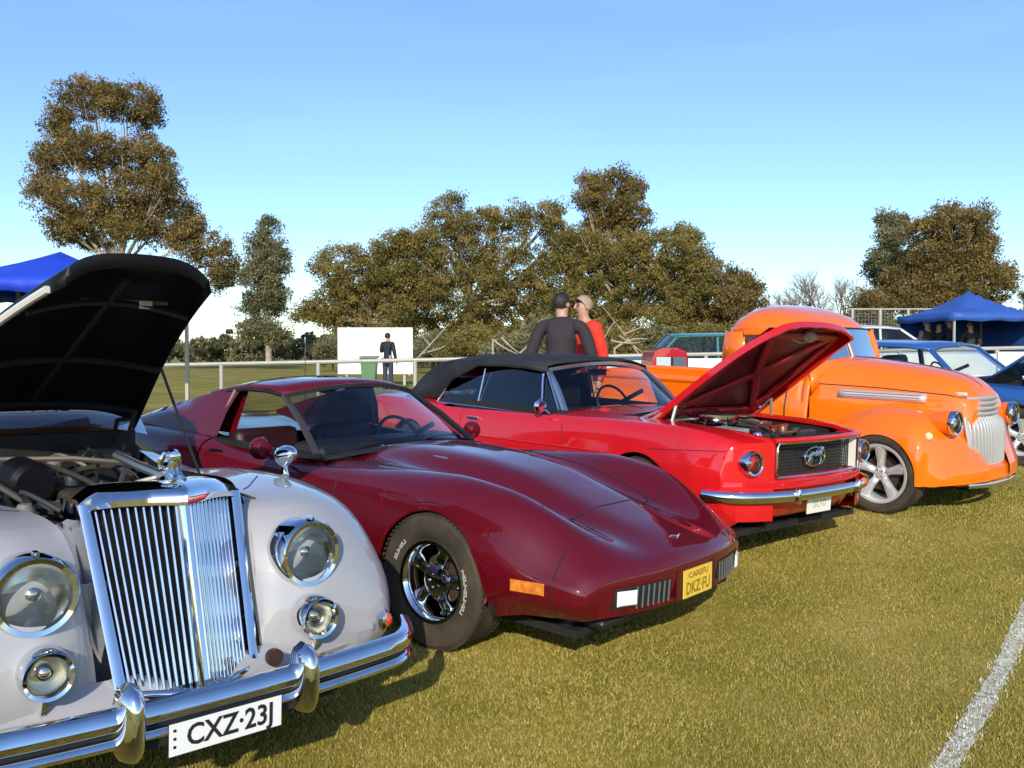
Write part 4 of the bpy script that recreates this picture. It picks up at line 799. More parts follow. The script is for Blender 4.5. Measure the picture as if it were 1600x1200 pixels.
    # bumper
    bp = MB(); ys = np.linspace(-1, 1, 31); P = [(.915 - .23 * abs(y) ** 3 - .06 * max(0, abs(y) - .9) / .1, y * .845, .458) for y in ys]
    P = [(.56, -.872, .458)] + P + [(.56, .872, .458)]; sweep(bp, P, [(-.014, -.030), (.0, -.034), (.014, -.022), (.020, 0), (.014, .022), (.0, .034), (-.014, .030)]); bo = mesh_obj('front_bumper', bp, chrome, R0)
    for s in (-1, 1): mesh_obj('over_rider', box(MB(), (.915, s * .36, .458), (.04, .03, .10)), chrome, bo, True, bevel=.012)
    cream = mat('cream plate enamel', (.80, .77, .68), .4, coat=.3)
    plate(R0, (.848, 0, .368), (1, 0, -.05), .28, .115, cream, [('SU·0', .07, 0, 0, (1.1, 1))], mat('pale green lettering', (.42, .46, .36), .5))
    # bonnet, raised
    TH = math.radians(37.0); hinge = Vector((-.13, 0, .872)); HM = Matrix.Translation(hinge) @ Matrix.Rotation(-TH, 4, 'Y')
    L_ = 1.10; hmb = MB(); rows = []
    for t in np.linspace(0, 1, 13):
        x = t * L_; w = .585 - .10 * t ** 2.5; rows.append([(x + .03 * (1 - abs(y) ** 2) * t ** 6 - .03 * abs(y) ** 6 * t ** 8, y * w, .045 * (1 - abs(y) ** 3) - .03 * t ** 5 + .02 * math.exp(-((abs(y) - .35) / .12) ** 2) * (1 - t)) for y in np.linspace(-1, 1, 25)])
    grid(hmb, rows); rim = [rows[0][k] for k in range(25)] + [r[-1] for r in rows[1:]] + [rows[-1][k] for k in range(23, -1, -1)] + [r[0] for r in rows[-2:0:-1]]
    grid(hmb, [rim, [(x, y, z - .045) for x, y, z in rim], [(x * .97 + .02, y * .95, z - .045) for x, y, z in rim]], False, True)
    hood = mesh_obj('bonnet', hmb.xf(HM), redp, R0, sharp=50)
    ribs = MB(); inner = patch(MB(), [(.03, y * .56, .012) for y in np.linspace(-1, 1, 9)], [(L_ - .03, y * .46, .0) for y in np.linspace(-1, 1, 9)], 5)
    mesh_obj('bonnet_lining', inner.xf(HM), mat('dark red primer', (.15, .006, .008), .4, noise=(6, (.03, .006, .006), .8)), hood)
    for a_, b_ in (((.06, -.5), (L_ - .08, -.41)), ((.06, .5), (L_ - .08, .41)), ((.08, -.5), (.08, .5)), ((L_ - .1, -.41), (L_ - .1, .41)), ((.1, -.48), (.55, 0)), ((.1, .48), (.55, 0)), ((.55, 0), (L_ - .1, -.36)), ((.55, 0), (L_ - .1, .36))):
        d_ = Vector((b_[0] - a_[0], b_[1] - a_[1], 0)); box(ribs, ((a_[0] + b_[0]) / 2, (a_[1] + b_[1]) / 2, -.008), (d_.length, .06, .03), rz=math.atan2(d_.y, d_.x))
    mesh_obj('bonnet_rib', ribs.xf(HM), mat('dark red inner frame', (.26, .008, .012), .35), hood, True, bevel=.008)
    lt = MB(); box(lt, (L_ - .06, 0, -.04), (.05, .08, .06)); tube(lt, [(L_ - .1, -.15, -.04), (L_ - .12, -.05, -.05), (L_ - .1, .1, -.04)], .006, 5); mesh_obj('bonnet_latch', lt.xf(HM), tin_m, hood)
    for s in (-1, 1):
        hg = MB(); a_ = HM @ Vector((.12, s * .55, -.02)); tube(hg, [(-.24, s * .60, .85), tuple((Vector((-.24, s * .60, .85)) + a_) / 2 + Vector((.05, 0, .03))), tuple(a_)], .011, 6); b_ = HM @ Vector((.24, s * .55, -.02)); tube(hg, [(.06, s * .585, .855), tuple(b_)], .012, 6); tube(hg, [(-.12, s * .6, .85), tuple(HM @ Vector((.22, s * .55, -.02)))], .010, 6)
        mesh_obj('bonnet_hinge', hg, mat('zinc hinge', (.62, .60, .52), .35, .8), R0)
    # engine bay
    bay = MB(); box(bay, (.15, 0, .40), (1.0, 1.16, .04)); box(bay, (-.36, 0, .64), (.04, 1.2, .48)); box(bay, (.72, 0, .45), (.04, 1.1, .18))
    for s in (-1, 1): box(bay, (.10, s * .585, .60), (.90, .03, .44))
    bo2 = mesh_obj('engine_bay', bay, black_matt, R0, False)
    for s in (-1, 1):
        lp = MB(); sweep(lp, [(-.35, s * .585, .868), (.2, s * .585, .862), (.6, s * .565, .842), (.80, s * .50, .812)], [(-.02, -.02), (.02, -.02), (.02, .006), (-.02, .006)]); mesh_obj('bay_edge', lp, redp, body)
    e = MB(); box(e, (.08, 0, .62), (.62, .30, .30)); box(e, (.08, -.20, .70), (.52, .13, .12), rx=.5); box(e, (.08, .20, .70), (.52, .13, .12), rx=-.5); mesh_obj('engine_block', e, mat('engine blue-black', (.03, .04, .05), .45, noise=(10, (.1, .09, .07), .6)), bo2, True, bevel=.02)
    ac = MB(); lathe(ac, [(0, .07), (.03, .075), (.05, .06), (.17, .055), (.185, .04), (.185, -.01), (.16, -.02), (0, -.02)], (.05, -.12, .865), seg=36); mesh_obj('air_cleaner', ac, chrome, bo2)
    rd = MB(); box(rd, (.58, 0, .64), (.05, .66, .36)); lathe(rd, [(0, 0), (.035, 0), (.035, .02), (0, .025)], (.58, .1, .82), seg=14); mesh_obj('radiator', rd, mat('black radiator', (.02, .02, .02), .4, noise=(30, (.08, .08, .07), .6)), bo2, False, bevel=.01)
    hs_ = MB(); tube(hs_, bez(np.array((.56, -.2, .80)), np.array((.4, -.2, .86)), np.array((.3, -.05, .76))), .022, 8); tube(hs_, bez(np.array((-.3, .2, .84)), np.array((.0, .3, .86)), np.array((.3, .25, .78))), .009, 6); tube(hs_, bez(np.array((-.3, -.35, .84)), np.array((.0, -.4, .80)), np.array((.25, -.45, .82))), .008, 6); mesh_obj('hose', hs_, hose_m, bo2)
    br = MB(); box(br, (-.05, -.47, .80), (.30, .14, .05)); box(br, (-.05, .47, .80), (.30, .14, .05)); tube(br, [(-.05, -.52, .855), (.0, 0, .875), (-.05, .52, .855)], .012, 8); tube(br, [(-.33, -.25, .86), (-.05, -.50, .85)], .010, 6); tube(br, [(-.33, .25, .86), (-.05, .50, .85)], .010, 6); mesh_obj('brace', br, tin_m, bo2, True, bevel=.006)
    rq = random.Random(4)
    for k in range(26):
        x, y = rq.uniform(-.3, .62), rq.uniform(-.52, .52); z = rq.uniform(.74, .83); m_ = rq.choice([tin_m, black_trim, engine_dirty, chrome, mat('red cap', (.3, .02, .02), .4), mat('copper brown', (.22, .10, .05), .4, .6)]); q = MB()
        if rq.random() < .55: tube(q, bez(np.array((x, y, z)), np.array((x + rq.uniform(-.15, .15), y + rq.uniform(-.15, .15), z + .07)), np.array((x + rq.uniform(-.25, .25), y + rq.uniform(-.25, .25), z)), 7), rq.uniform(.005, .012), 6)
        else: lathe(q, [(0, 0), (.03, 0), (.032, .03), (.02, .05), (0, .052)], (x, y, z), seg=12)
        mesh_obj('engine_fitting', q, m_, bo2)
    bt = MB(); box(bt, (.42, -.42, .76), (.20, .17, .18)); mesh_obj('battery', bt, mat('battery grey', (.25, .25, .24), .5), bo2, False, bevel=.01); cp = MB(); lathe(cp, [(0, 0), (.03, 0), (.03, .04), (0, .045)], (-.20, .45, .86), seg=14); mesh_obj('brake_reservoir', cp, mat('pale yellow cap', (.5, .5, .2), .4), bo2)
    # windscreen, soft top
    def base(y): return (-.75 - .15 * (abs(y) / .66) ** 2, y, .90 - .04 * (abs(y) / .66) ** 2)
    def top(y): return (-1.13 - .10 * (abs(y) / .54) ** 2, y, 1.22 - .055 * (abs(y) / .54) ** 2)
    ys = np.linspace(-1, 1, 13); quad_glass(R0, 'windscreen', [base(y * .66) for y in ys], [top(y * .545) for y in ys], glass('windscreen glass', (.72, .80, .78), .85))
    fr = MB()
    for s in (-1, 1): sweep(fr, [base(s * .67), tuple((np.array(base(s * .67)) + top(s * .555)) / 2 + [.012, 0, .008]), top(s * .555)], [(-.018, -.016), (.018, -.016), (.018, .016), (-.018, .016)], up=(1, 0, .5))
    sweep(fr, [top(y * .555) for y in ys], [(-.014, -.016), (.014, -.016), (.014, .014), (-.014, .014)]); mesh_obj('windscreen_frame', fr, mat('brushed frame', (.42, .44, .48), .25, .9), R0)
    roofs = [(-1.14, 1.242, .575, .050, .08), (-1.35, 1.262, .605, .052, .05), (-1.68, 1.270, .62, .052, .02), (-2.02, 1.265, .63, .055, 0), (-2.35, 1.25, .635, .06, 0), (-2.65, 1.215, .635, .07, -.02), (-2.86, 1.10, .64, .07, -.02), (-3.05, .885, .66, .04, 0)]
    cloth = mat('black soft top cloth', (.016, .017, .019), .75, 0, .3, noise=(4, (.035, .035, .04), .8), bump=(7, .35, .02)); st = MB()
    grid(st, [[(x - bx * abs(y) ** 2 + .0, y * w, z - dz * abs(y) ** 3 + .004 * math.sin(y * 9 + x * 8)) for y in np.linspace(-1, 1, 21)] for x, z, w, dz, bx in roofs]); sto = mesh_obj('soft_top', st, cloth, R0, solid=.012)
    for s in (-1, 1):
        e_ = [(x - bx, s * w, z - dz) for x, z, w, dz, bx in roofs]
        # side cloth: band over the windows, wide quarter behind them
        A = e_; Bq = [(x, y + s * .008, z - .05) for x, y, z in e_[:4]] + [(e_[4][0], e_[4][1] + s * .03, 1.03), (-2.56, s * .67, .85), (-2.82, s * .70, .84), (-3.03, s * .70, .84)]; q = MB(); grid(q, [A, [((a[0] + b[0]) / 2, (a[1] + b[1]) / 2 + s * .006, (a[2] + b[2]) / 2) for a, b in zip(A, Bq)], Bq]); mesh_obj('soft_top_side', q, cloth, sto, solid=.01)
        # side glass: vent, door, quarter
        belt = .825
        gl = glass('side glass', (.35, .42, .48), 1.3); tp = lambda x: (x, s * (.60 if x < -1.25 else .59), float(np.interp(x, [-2.35, -1.65, -1.15], [1.04, 1.155, 1.12])))
        if s < 0: quad_glass(R0, 'door_window', [(x, s * .70, belt) for x in np.linspace(-1.16, -1.96, 5)], [tp(x) for x in np.linspace(-1.26, -1.96, 5)], gl, 4)
        quad_glass(R0, 'quarter_window', [(x, s * .70, belt) for x in np.linspace(-1.98, -2.5, 4)], [tp(x) for x in np.linspace(-1.96, -2.35, 4)], gl, 3)
        quad_glass(R0, 'vent_window', [(x, s * .69, belt) for x in (-.95, -1.13)], [(x, s * .60, 1.12) for x in (-1.21, -1.23)], gl, 3)
        tr = MB(); tube(tr, [(-1.14, s * .70, belt), (-1.23, s * .61, 1.13)], .011, 6); tube(tr, [(-.93, s * .69, belt), (-1.20, s * .59, 1.14)], .010, 6); tube(tr, [(-1.95, s * .70, belt), (-1.95, s * .62, 1.14)], .009, 6); tube(tr, [(-2.36, s * .63, 1.06), (-2.53, s * .70, belt)], .008, 6); tube(tr, [(-.93, s * .705, belt - .004), (-2.53, s * .715, belt - .004)], .008, 6); mesh_obj('window_trim', tr, chrome, R0)
        wm = MB(); lathe(wm, [(0, -.03), (.04, -.025), (.055, 0), (.05, .015)], (-1.0, s * .84, .90), (-1, 0, 0), 18); tube(wm, [(-1.0, s * .82, .885), (-.96, s * .78, .84)], .010, 6); mesh_obj('door_mirror', wm, chrome, R0)
    mesh_obj('rear_window', patch(MB(), [(-2.60, y * .42, 1.185) for y in ys], [(-2.98, y * .46, .985) for y in ys], 3), smoke_glass, R0)
    mesh_obj('dashboard', box(MB(), (-1.05, 0, .80), (.22, 1.26, .14)), interior_m, R0, True, bevel=.04); seat(R0, -1.75, -.34, .30, interior_m, .5); seat(R0, -1.75, .34, .30, interior_m, .5); mesh_obj('rear_bench', box(MB(), (-2.35, 0, .62), (.25, 1.1, .5), ry=-.2), interior_m, R0, True, bevel=.05); steering(R0, -1.36, .34, .84)
    mesh_obj('floor_pan', box(MB(), (-1.7, 0, .28), (1.8, 1.3, .04)), interior_m, R0, False)
    for s in (-1, 1): mesh_obj('door_lining', box(MB(), (-1.55, s * .70, .58), (1.4, .03, .58)), interior_m, R0, False)
    mi = MB(); box(mi, (-1.24, 0, 1.14), (.02, .20, .055)); tube(mi, [(-1.22, 0, 1.15), (-1.17, 0, 1.20)], .006, 5); mesh_obj('interior_mirror', mi, black_trim, R0)
    for s in (-1, 1):
        wheel(R0, (0, s * .72, .315), .318, .19, .19, 'steel', s); wheel(R0, (-2.743, s * .72, .315), .318, .19, .19, 'steel', s)
    dark_under(R0, -3.6, .7, 1.4, .2, [(0, -.82, .36), (0, .82, .36), (-2.743, -.82, .36), (-2.743, .82, .36)])
build_convertible()

# ================================================================ orange pickup
orange = paint('orange paint', (.90, .165, .002), .01)
def build_pickup():
    R0 = car_root('pickup_truck', 'bright orange old pickup with round fenders and barred silver grille', 'truck', 3.615, 7.967, math.radians(-49), SLB)
    # bonnet
    H = [(-.80, [(0, 1.235), (.24, 1.22), (.42, 1.16), (.54, 1.04), (.58, .90), (.58, .6)]), (-.4, [(0, 1.21), (.22, 1.19), (.37, 1.12), (.46, 1.0), (.49, .88), (.50, .55)]),
         (0, [(0, 1.165), (.20, 1.145), (.33, 1.08), (.41, .97), (.43, .85), (.44, .50)]), (.3, [(0, 1.10), (.18, 1.085), (.29, 1.035), (.36, .94), (.38, .83), (.39, .48)]),
         (.40, [(0, 1.045), (.17, 1.03), (.27, .985), (.335, .91), (.355, .81), (.36, .46)]), (.46, [(0, .985), (.15, .975), (.25, .945), (.305, .885), (.33, .79), (.34, .44)]), (.49, [(0, .93), (.14, .925), (.22, .91), (.27, .86), (.30, .78), (.32, .44)])]
    mb = loft(MB(), H, stations(-.80, .49, (), .05, .12), sharp=(4,), lip=0, cap_front=True, capz=.7); hood = mesh_obj('bonnet', mb, orange, R0, sharp=55); bv = mb.bvh()
    g = MB()
    for s in (-1, 1): surf_line(g, bv, [(-.78, 1.0), (-.2, .985), (.3, .955), (.44, .93)], s, .005)
    surf_line(g, bv, [(-.7, 0), (.44, 0)], 1, .004, 'z'); mesh_obj('panel_gap', g, black_trim, hood)
    for s in (-1, 1):
        tr = MB(); P = [[], []]
        for x in np.linspace(-.56, .16, 12):
            for k, z in enumerate((.955, .885)): h = hit(bv, (x, s * 3, z - .01 * x), (0, -s, 0)); P[k].append((h.x, h.y + s * .008, h.z))
        grid(tr, P); o = mesh_obj('side_trim', tr, mat('brushed aluminium trim', (.74, .70, .62), .3, .55), hood, solid=.01)
        for i, z in enumerate((.94, .92, .90)):
            ln = MB(); surf_line(ln, bv, [(-.52, z), (.13, z - .004)], s, .0028, off=.014); mesh_obj('trim_rib', ln, chrome, o)
        lb = MB()
        if s < 0:
            h = hit(bv, (.40, s * 3, .965), (0, -s, 0)); box(lb, (h.x, h.y + s * .012, .965), (.09, .016, .028)); mesh_obj('bonnet_badge', lb, mat('bright badge', (.8, .8, .78), .3, .3), hood, True, bevel=.006)
    # fenders, front
    F = [(-.72, [(.50, .50), (.58, .50), (.70, .49), (.80, .46), (.86, .40), (.86, .30)]), (-.5, [(.46, .70), (.56, .70), (.70, .68), (.82, .62), (.88, .50), (.88, .28)]), (-.3, [(.42, .80), (.54, .80), (.70, .78), (.83, .70), (.895, .54), (.90, .28)]),
         (-.05, [(.38, .84), (.53, .85), (.70, .83), (.84, .745), (.905, .57), (.91, .28)]), (.2, [(.34, .82), (.52, .83), (.70, .80), (.84, .71), (.905, .54), (.91, .27)]), (.36, [(.30, .74), (.50, .75), (.69, .71), (.82, .62), (.88, .49), (.88, .265)]),
         (.48, [(.26, .60), (.48, .61), (.66, .575), (.785, .51), (.84, .42), (.84, .265)]), (.57, [(.22, .44), (.45, .45), (.63, .44), (.74, .41), (.79, .36), (.78, .26)]), (.605, [(.2, .37), (.44, .37), (.60, .365), (.70, .35), (.745, .33), (.74, .27)])]
    plan = lambda x, y, z: .22 * (np.abs(y) / .86) ** 2.6 * sstep((x - .30) / .32)
    mb = loft(MB(), F, stations(-.72, .605, [(0, .33, .315)], .045, .1), arches=[(0, .33, .315)], kw=2, plan=plan, cap_front=True); fen = mesh_obj('front_fender', mb, orange, R0, sharp=55); bvf = mb.bvh()
    va = MB(); grid(va, [[(x - .10 * (abs(y) / .5) ** 2, y, z) for y in np.linspace(-.5, .5, 11)] for x, z in ((.54, .42), (.60, .36), (.61, .27), (.56, .235))]); mesh_obj('front_valance', va, orange, R0)
    # grille: three bars above, upright bars below
    silver = mat('silver grille enamel', (.46, .455, .44), .35, .3)
    gb = MB(); box(gb, (.43, 0, .83), (.06, .50, .20)); box(gb, (.44, 0, .51), (.05, .58, .42)); go = mesh_obj('grille_back', gb, black_matt, R0, False)
    for k, z in enumerate((.925, .883, .841, .799)):
        b_ = MB(); sweep(b_, [(.505 - .07 * abs(y) ** 2 + k * .004, y * (.30 - .004 * k), z) for y in np.linspace(-1, 1, 13)], [(-.03, -.014), (.008, -.016), (.016, 0), (.008, .016), (-.03, .014)]); mesh_obj('grille_bar', b_, silver, go)
    for i, y in enumerate(np.linspace(-.33, .33, 17)):
        b_ = MB(); bow = .06 * abs(y / .33) ** 2; P = [(.505 - bow, y * .93, .775), (.545 - bow, y * 1.0, .70), (.565 - bow, y * 1.0, .50), (.565 - bow, y * .92, .36), (.555 - bow, y * .78, .275)]; sweep(b_, [tuple(p) for p in catmull(P, 4)], [(-.011, -.03), (.011, -.03), (.0115, .0), (.006, .010), (-.006, .010), (-.0115, 0)], up=(1, 0, .05)); mesh_obj('grille_slat', b_, silver, go)
    sh = MB(); tube(sh, [(.44, -.33, .78), (.49, -.355, .6), (.50, -.33, .38), (.53, -.22, .275), (.565, 0, .262), (.53, .22, .275), (.50, .33, .38), (.49, .355, .6), (.44, .33, .78)], .016, 8); mesh_obj('grille_surround', sh, silver, go)
    bp = MB(); sweep(bp, [(.64 - .10 * abs(y) ** 2.5, y * .46, .245) for y in np.linspace(-1, 1, 17)], [(-.012, -.018), (.01, -.018), (.016, 0), (.01, .018), (-.012, .018)]); mesh_obj('front_bumper', bp, chrome, R0)
    for s in (-1, 1):
        pod = MB(); lathe(pod, [(0, -.22), (.04, -.22), (.075, -.14), (.093, -.05), (.097, -.01)], (.46, s * .57, .755), (1, 0, 0), 28); mesh_obj('headlight_pod', pod, orange, R0)
        lamp(R0, (.475, s * .57, .755), (1, 0, 0), .092, .02)
        il = MB(); h = hit(bvf, (.33, s * .80, 3), (0, 0, -1)); lathe(il, [(.030, -.02), (.034, .0), (.026, .018), (0, .026)], (.36, s * .78, h.z - .005 if h else .6), (.6, s * .5, .6), 16); mesh_obj('indicator_lamp', il, mat('clear amber lens', (.85, .62, .35), .2), R0)
    # cab
    C = [(-.74, [(0, 1.22), (.3, 1.20), (.52, 1.13), (.66, 1.02), (.72, .80), (.74, .45), (.70, .30)]), (-1.2, [(0, 1.2), (.3, 1.2), (.55, 1.19), (.70, 1.14), (.765, .90), (.78, .5), (.74, .30)]),
         (-1.5, [(0, 1.2), (.3, 1.2), (.55, 1.19), (.70, 1.14), (.765, .90), (.78, .5), (.74, .30)]), (-1.72, [(0, 1.2), (.3, 1.2), (.52, 1.19), (.64, 1.13), (.70, .90), (.71, .5), (.68, .30)])]
    mb = MB(); loft(mb, C, stations(-.80, -.74, (), .03), lip=0); loft(mb, C, stations(-1.45, -.80, (), .06), kmin=3, lip=0); loft(mb, C, stations(-1.72, -1.45, (), .06), kmin=3, lip=0, cap_back=False)
    # cowl panel round the windscreen foot
    grid(mb, [[(-.80 + .10 * (1 - abs(y) ** 2), y * .62, 1.225 - .05 * abs(y) ** 2) for y in np.linspace(-1, 1, 15)], [(-.74 + .06 * (1 - abs(y) ** 2), y * .66, 1.19 - .15 * abs(y) ** 2.5) for y in np.linspace(-1, 1, 15)], [(-.72, y * .68, 1.12 - .2 * abs(y) ** 2) for y in np.linspace(-1, 1, 15)]])
    roofp = [(-.84, 1.47), (-.90, 1.55), (-1.0, 1.615), (-1.15, 1.665), (-1.27, 1.69), (-1.40, 1.70), (-1.52, 1.68), (-1.62, 1.62), (-1.69, 1.52), (-1.73, 1.38), (-1.74, 1.2)]
    rt = []
    for x, z in roofp:
        w = float(np.interp(x, [-1.74, -1.62, -1.4, -1.1, -.84], [.60, .655, .685, .68, .60])); dz = (z - 1.44) if z > 1.44 else 0
        row = []
        for y in np.linspace(-1, 1, 25):
            a = abs(y); zz = 1.44 + dz * max(0, 1 - a ** 3.2) ** .62 if z > 1.44 else z; row.append((x + (.06 * a ** 3 if x < -1.5 else -.05 * a ** 2 * (1 if x > -1 else 0)), math.copysign(min(a * 1.04, 1) * w, y), zz))
        rt.append(row)
    grid(mb, rt)
    for s in (-1, 1):                 # rear quarter and door shell above the belt, with the window opening left free
        q = [[(-1.42, s * .70, 1.12), (-1.55, s * .695, 1.12), (-1.68, s * .66, 1.12), (-1.74, s * .60, 1.14)], [(-1.42, s * .695, 1.30), (-1.55, s * .685, 1.3), (-1.68, s * .65, 1.3), (-1.73, s * .60, 1.3)], [(-1.42, s * .68, 1.45), (-1.55, s * .67, 1.45), (-1.66, s * .64, 1.45), (-1.70, s * .61, 1.45)]]; grid(mb, q)
    cab = mesh_obj('cab', mb, orange, R0, sharp=50); cab.modifiers.new('solid', 'SOLIDIFY').thickness = .02
    pl = MB()
    for s in (-1, 1):
        sweep(pl, [(-.80, s * .63, 1.17), (-.83, s * .625, 1.30), (-.88, s * .61, 1.45)], [(-.026, -.024), (.026, -.024), (.026, .024), (-.026, .024)], up=(1, 0, .2)); sweep(pl, [(-.88, s * .675, 1.445), (-1.2, s * .69, 1.455), (-1.42, s * .69, 1.45)], [(-.02, -.03), (.02, -.03), (.02, .02), (-.02, .02)])
        sweep(pl, [(-.86, s * .70, 1.13), (-1.2, s * .72, 1.135), (-1.42, s * .72, 1.13)], [(-.03, -.02), (.03, -.02), (.03, .02), (-.03, .02)]); sweep(pl, [(-.90, s * .70, 1.14), (-.94, s * .68, 1.45)], [(-.02, -.02), (.02, -.02), (.02, .02), (-.02, .02)], up=(1, 0, 0))
    mesh_obj('window_pillar', pl, orange, cab, bevel=.006)
    sg = glass('cab glass', (.62, .74, .74), 1.1)
    for s in (-1, 1):
        quad_glass(R0, 'windscreen', [(-.725 - .07 * t ** 1.5, s * (.02 + .60 * t), 1.225 - .03 * t) for t in np.linspace(0, 1, 7)], [(-.82 - .06 * t ** 1.5, s * (.02 + .58 * t), 1.475 - .01 * t) for t in np.linspace(0, 1, 7)], sg, 4)
        quad_glass(R0, 'door_window', [(x, s * .70, 1.14) for x in np.linspace(-.92, -1.42, 4)], [(x, s * .68, 1.44) for x in np.linspace(-.95, -1.42, 4)], sg, 3)
        fr = MB(); tube(fr, [(-.715, s * .01, 1.22), (-.70, s * .3, 1.212) if False else (-.745, s * .3, 1.21), (-.79, s * .62, 1.19), (-.875, s * .60, 1.465), (-.84, s * .3, 1.478), (-.812, s * .01, 1.485)], .008, 6, closed=True); mesh_obj('windscreen_seal', fr, chrome if s < 0 else black_trim, cab)
        mi = MB()
        if s < 0: lathe(mi, [(0, -.03), (.05, -.026), (.068, 0), (.06, .016)], (-.80, s * 1.0, 1.24), (-1, 0, 0), 20); tube(mi, [(-.79, s * .97, 1.22), (-.84, s * .84, 1.17), (-.90, s * .76, 1.16)], .012, 6); mesh_obj('door_mirror', mi, black_trim, R0)
        dg = MB(); tube(dg, [(-.93, s * .775, .34), (-.92, s * .785, .8), (-.90, s * .735, 1.12)], .004, 5); tube(dg, [(-1.46, s * .79, .34), (-1.46, s * .785, .8), (-1.44, s * .72, 1.12)], .004, 5); mesh_obj('door_gap', dg, black_trim, cab); hd = MB(); tube(hd, [(-1.3, s * .80, .98), (-1.41, s * .80, .98)], .012, 6); mesh_obj('door_handle', hd, chrome, cab)
        rb = MB(); sweep(rb, [(-.70, s * .86, .30), (-1.2, s * .84, .27), (-1.75, s * .86, .30)], [(-.09, -.03), (.09, -.03), (.09, .02), (-.09, .02)]); mesh_obj('running_board', rb, orange, R0, bevel=.01)
    di = MB(); tube(di, [(-.715, 0, 1.225), (-.815, 0, 1.48)], .014, 6); mesh_obj('windscreen_divider', di, mat('pink-silver divider', (.55, .35, .3), .3, .6), cab)
    mesh_obj('rear_window', patch(MB(), [(-1.755, y, 1.28) for y in (-.3, 0, .3)], [(-1.735, y, 1.43) for y in (-.3, 0, .3)], 2), smoke_glass, R0); mesh_obj('bench_seat', box(MB(), (-1.55, 0, .80), (.18, 1.2, .6), ry=-.15), mat('tan vinyl', (.3, .2, .12), .5), R0, True, bevel=.05); steering(R0, -1.12, .34, 1.14); mesh_obj('dashboard', box(MB(), (-.92, 0, 1.08), (.2, 1.2, .16)), orange, R0, True, bevel=.04)
    mesh_obj('cab_floor', box(MB(), (-1.25, 0, .4), (.9, 1.36, .05)), black_matt, R0, False)
    # load bed with round rear fenders
    bd = MB()
    for s in (-1, 1): box(bd, (-2.92, s * .66, .77), (2.16, .04, .40)); tube(bd, [(-1.84, s * .67, .97), (-4.0, s * .67, .97)], .035, 10)
    box(bd, (-2.92, 0, .64), (2.16, 1.3, .04)); box(bd, (-1.86, 0, .77), (.04, 1.3, .40)); box(bd, (-4.0, 0, .77), (.04, 1.3, .40)); mesh_obj('load_bed', bd, orange, R0, bevel=.006)
    RF = [(-3.5, [(.66, .42), (.74, .42), (.82, .41), (.87, .38), (.88, .30)]), (-3.3, [(.66, .66), (.74, .66), (.82, .62), (.88, .52), (.89, .28)]), (-3.05, [(.66, .78), (.75, .78), (.84, .73), (.90, .58), (.905, .28)]), (-2.75, [(.66, .78), (.75, .78), (.84, .73), (.90, .58), (.905, .28)]), (-2.5, [(.66, .64), (.74, .64), (.82, .60), (.88, .5), (.89, .28)]), (-2.35, [(.66, .42), (.74, .42), (.82, .41), (.87, .38), (.88, .3)])]
    mesh_obj('rear_fender', loft(MB(), RF, stations(-3.5, -2.35, [(-2.92, .33, .34)], .05), arches=[(-2.92, .33, .34)], kw=2), orange, R0, sharp=50)
    for s in (-1, 1): wheel(R0, (0, s * .775, .325), .325, .225, .235, 'spoke5', s); wheel(R0, (-2.92, s * .77, .34), .34, .25, .235, 'spoke5', s)
    dark_under(R0, -3.9, .4, 1.2, .32, [(0, -.80, .312), (0, .80, .312)])
build_pickup()

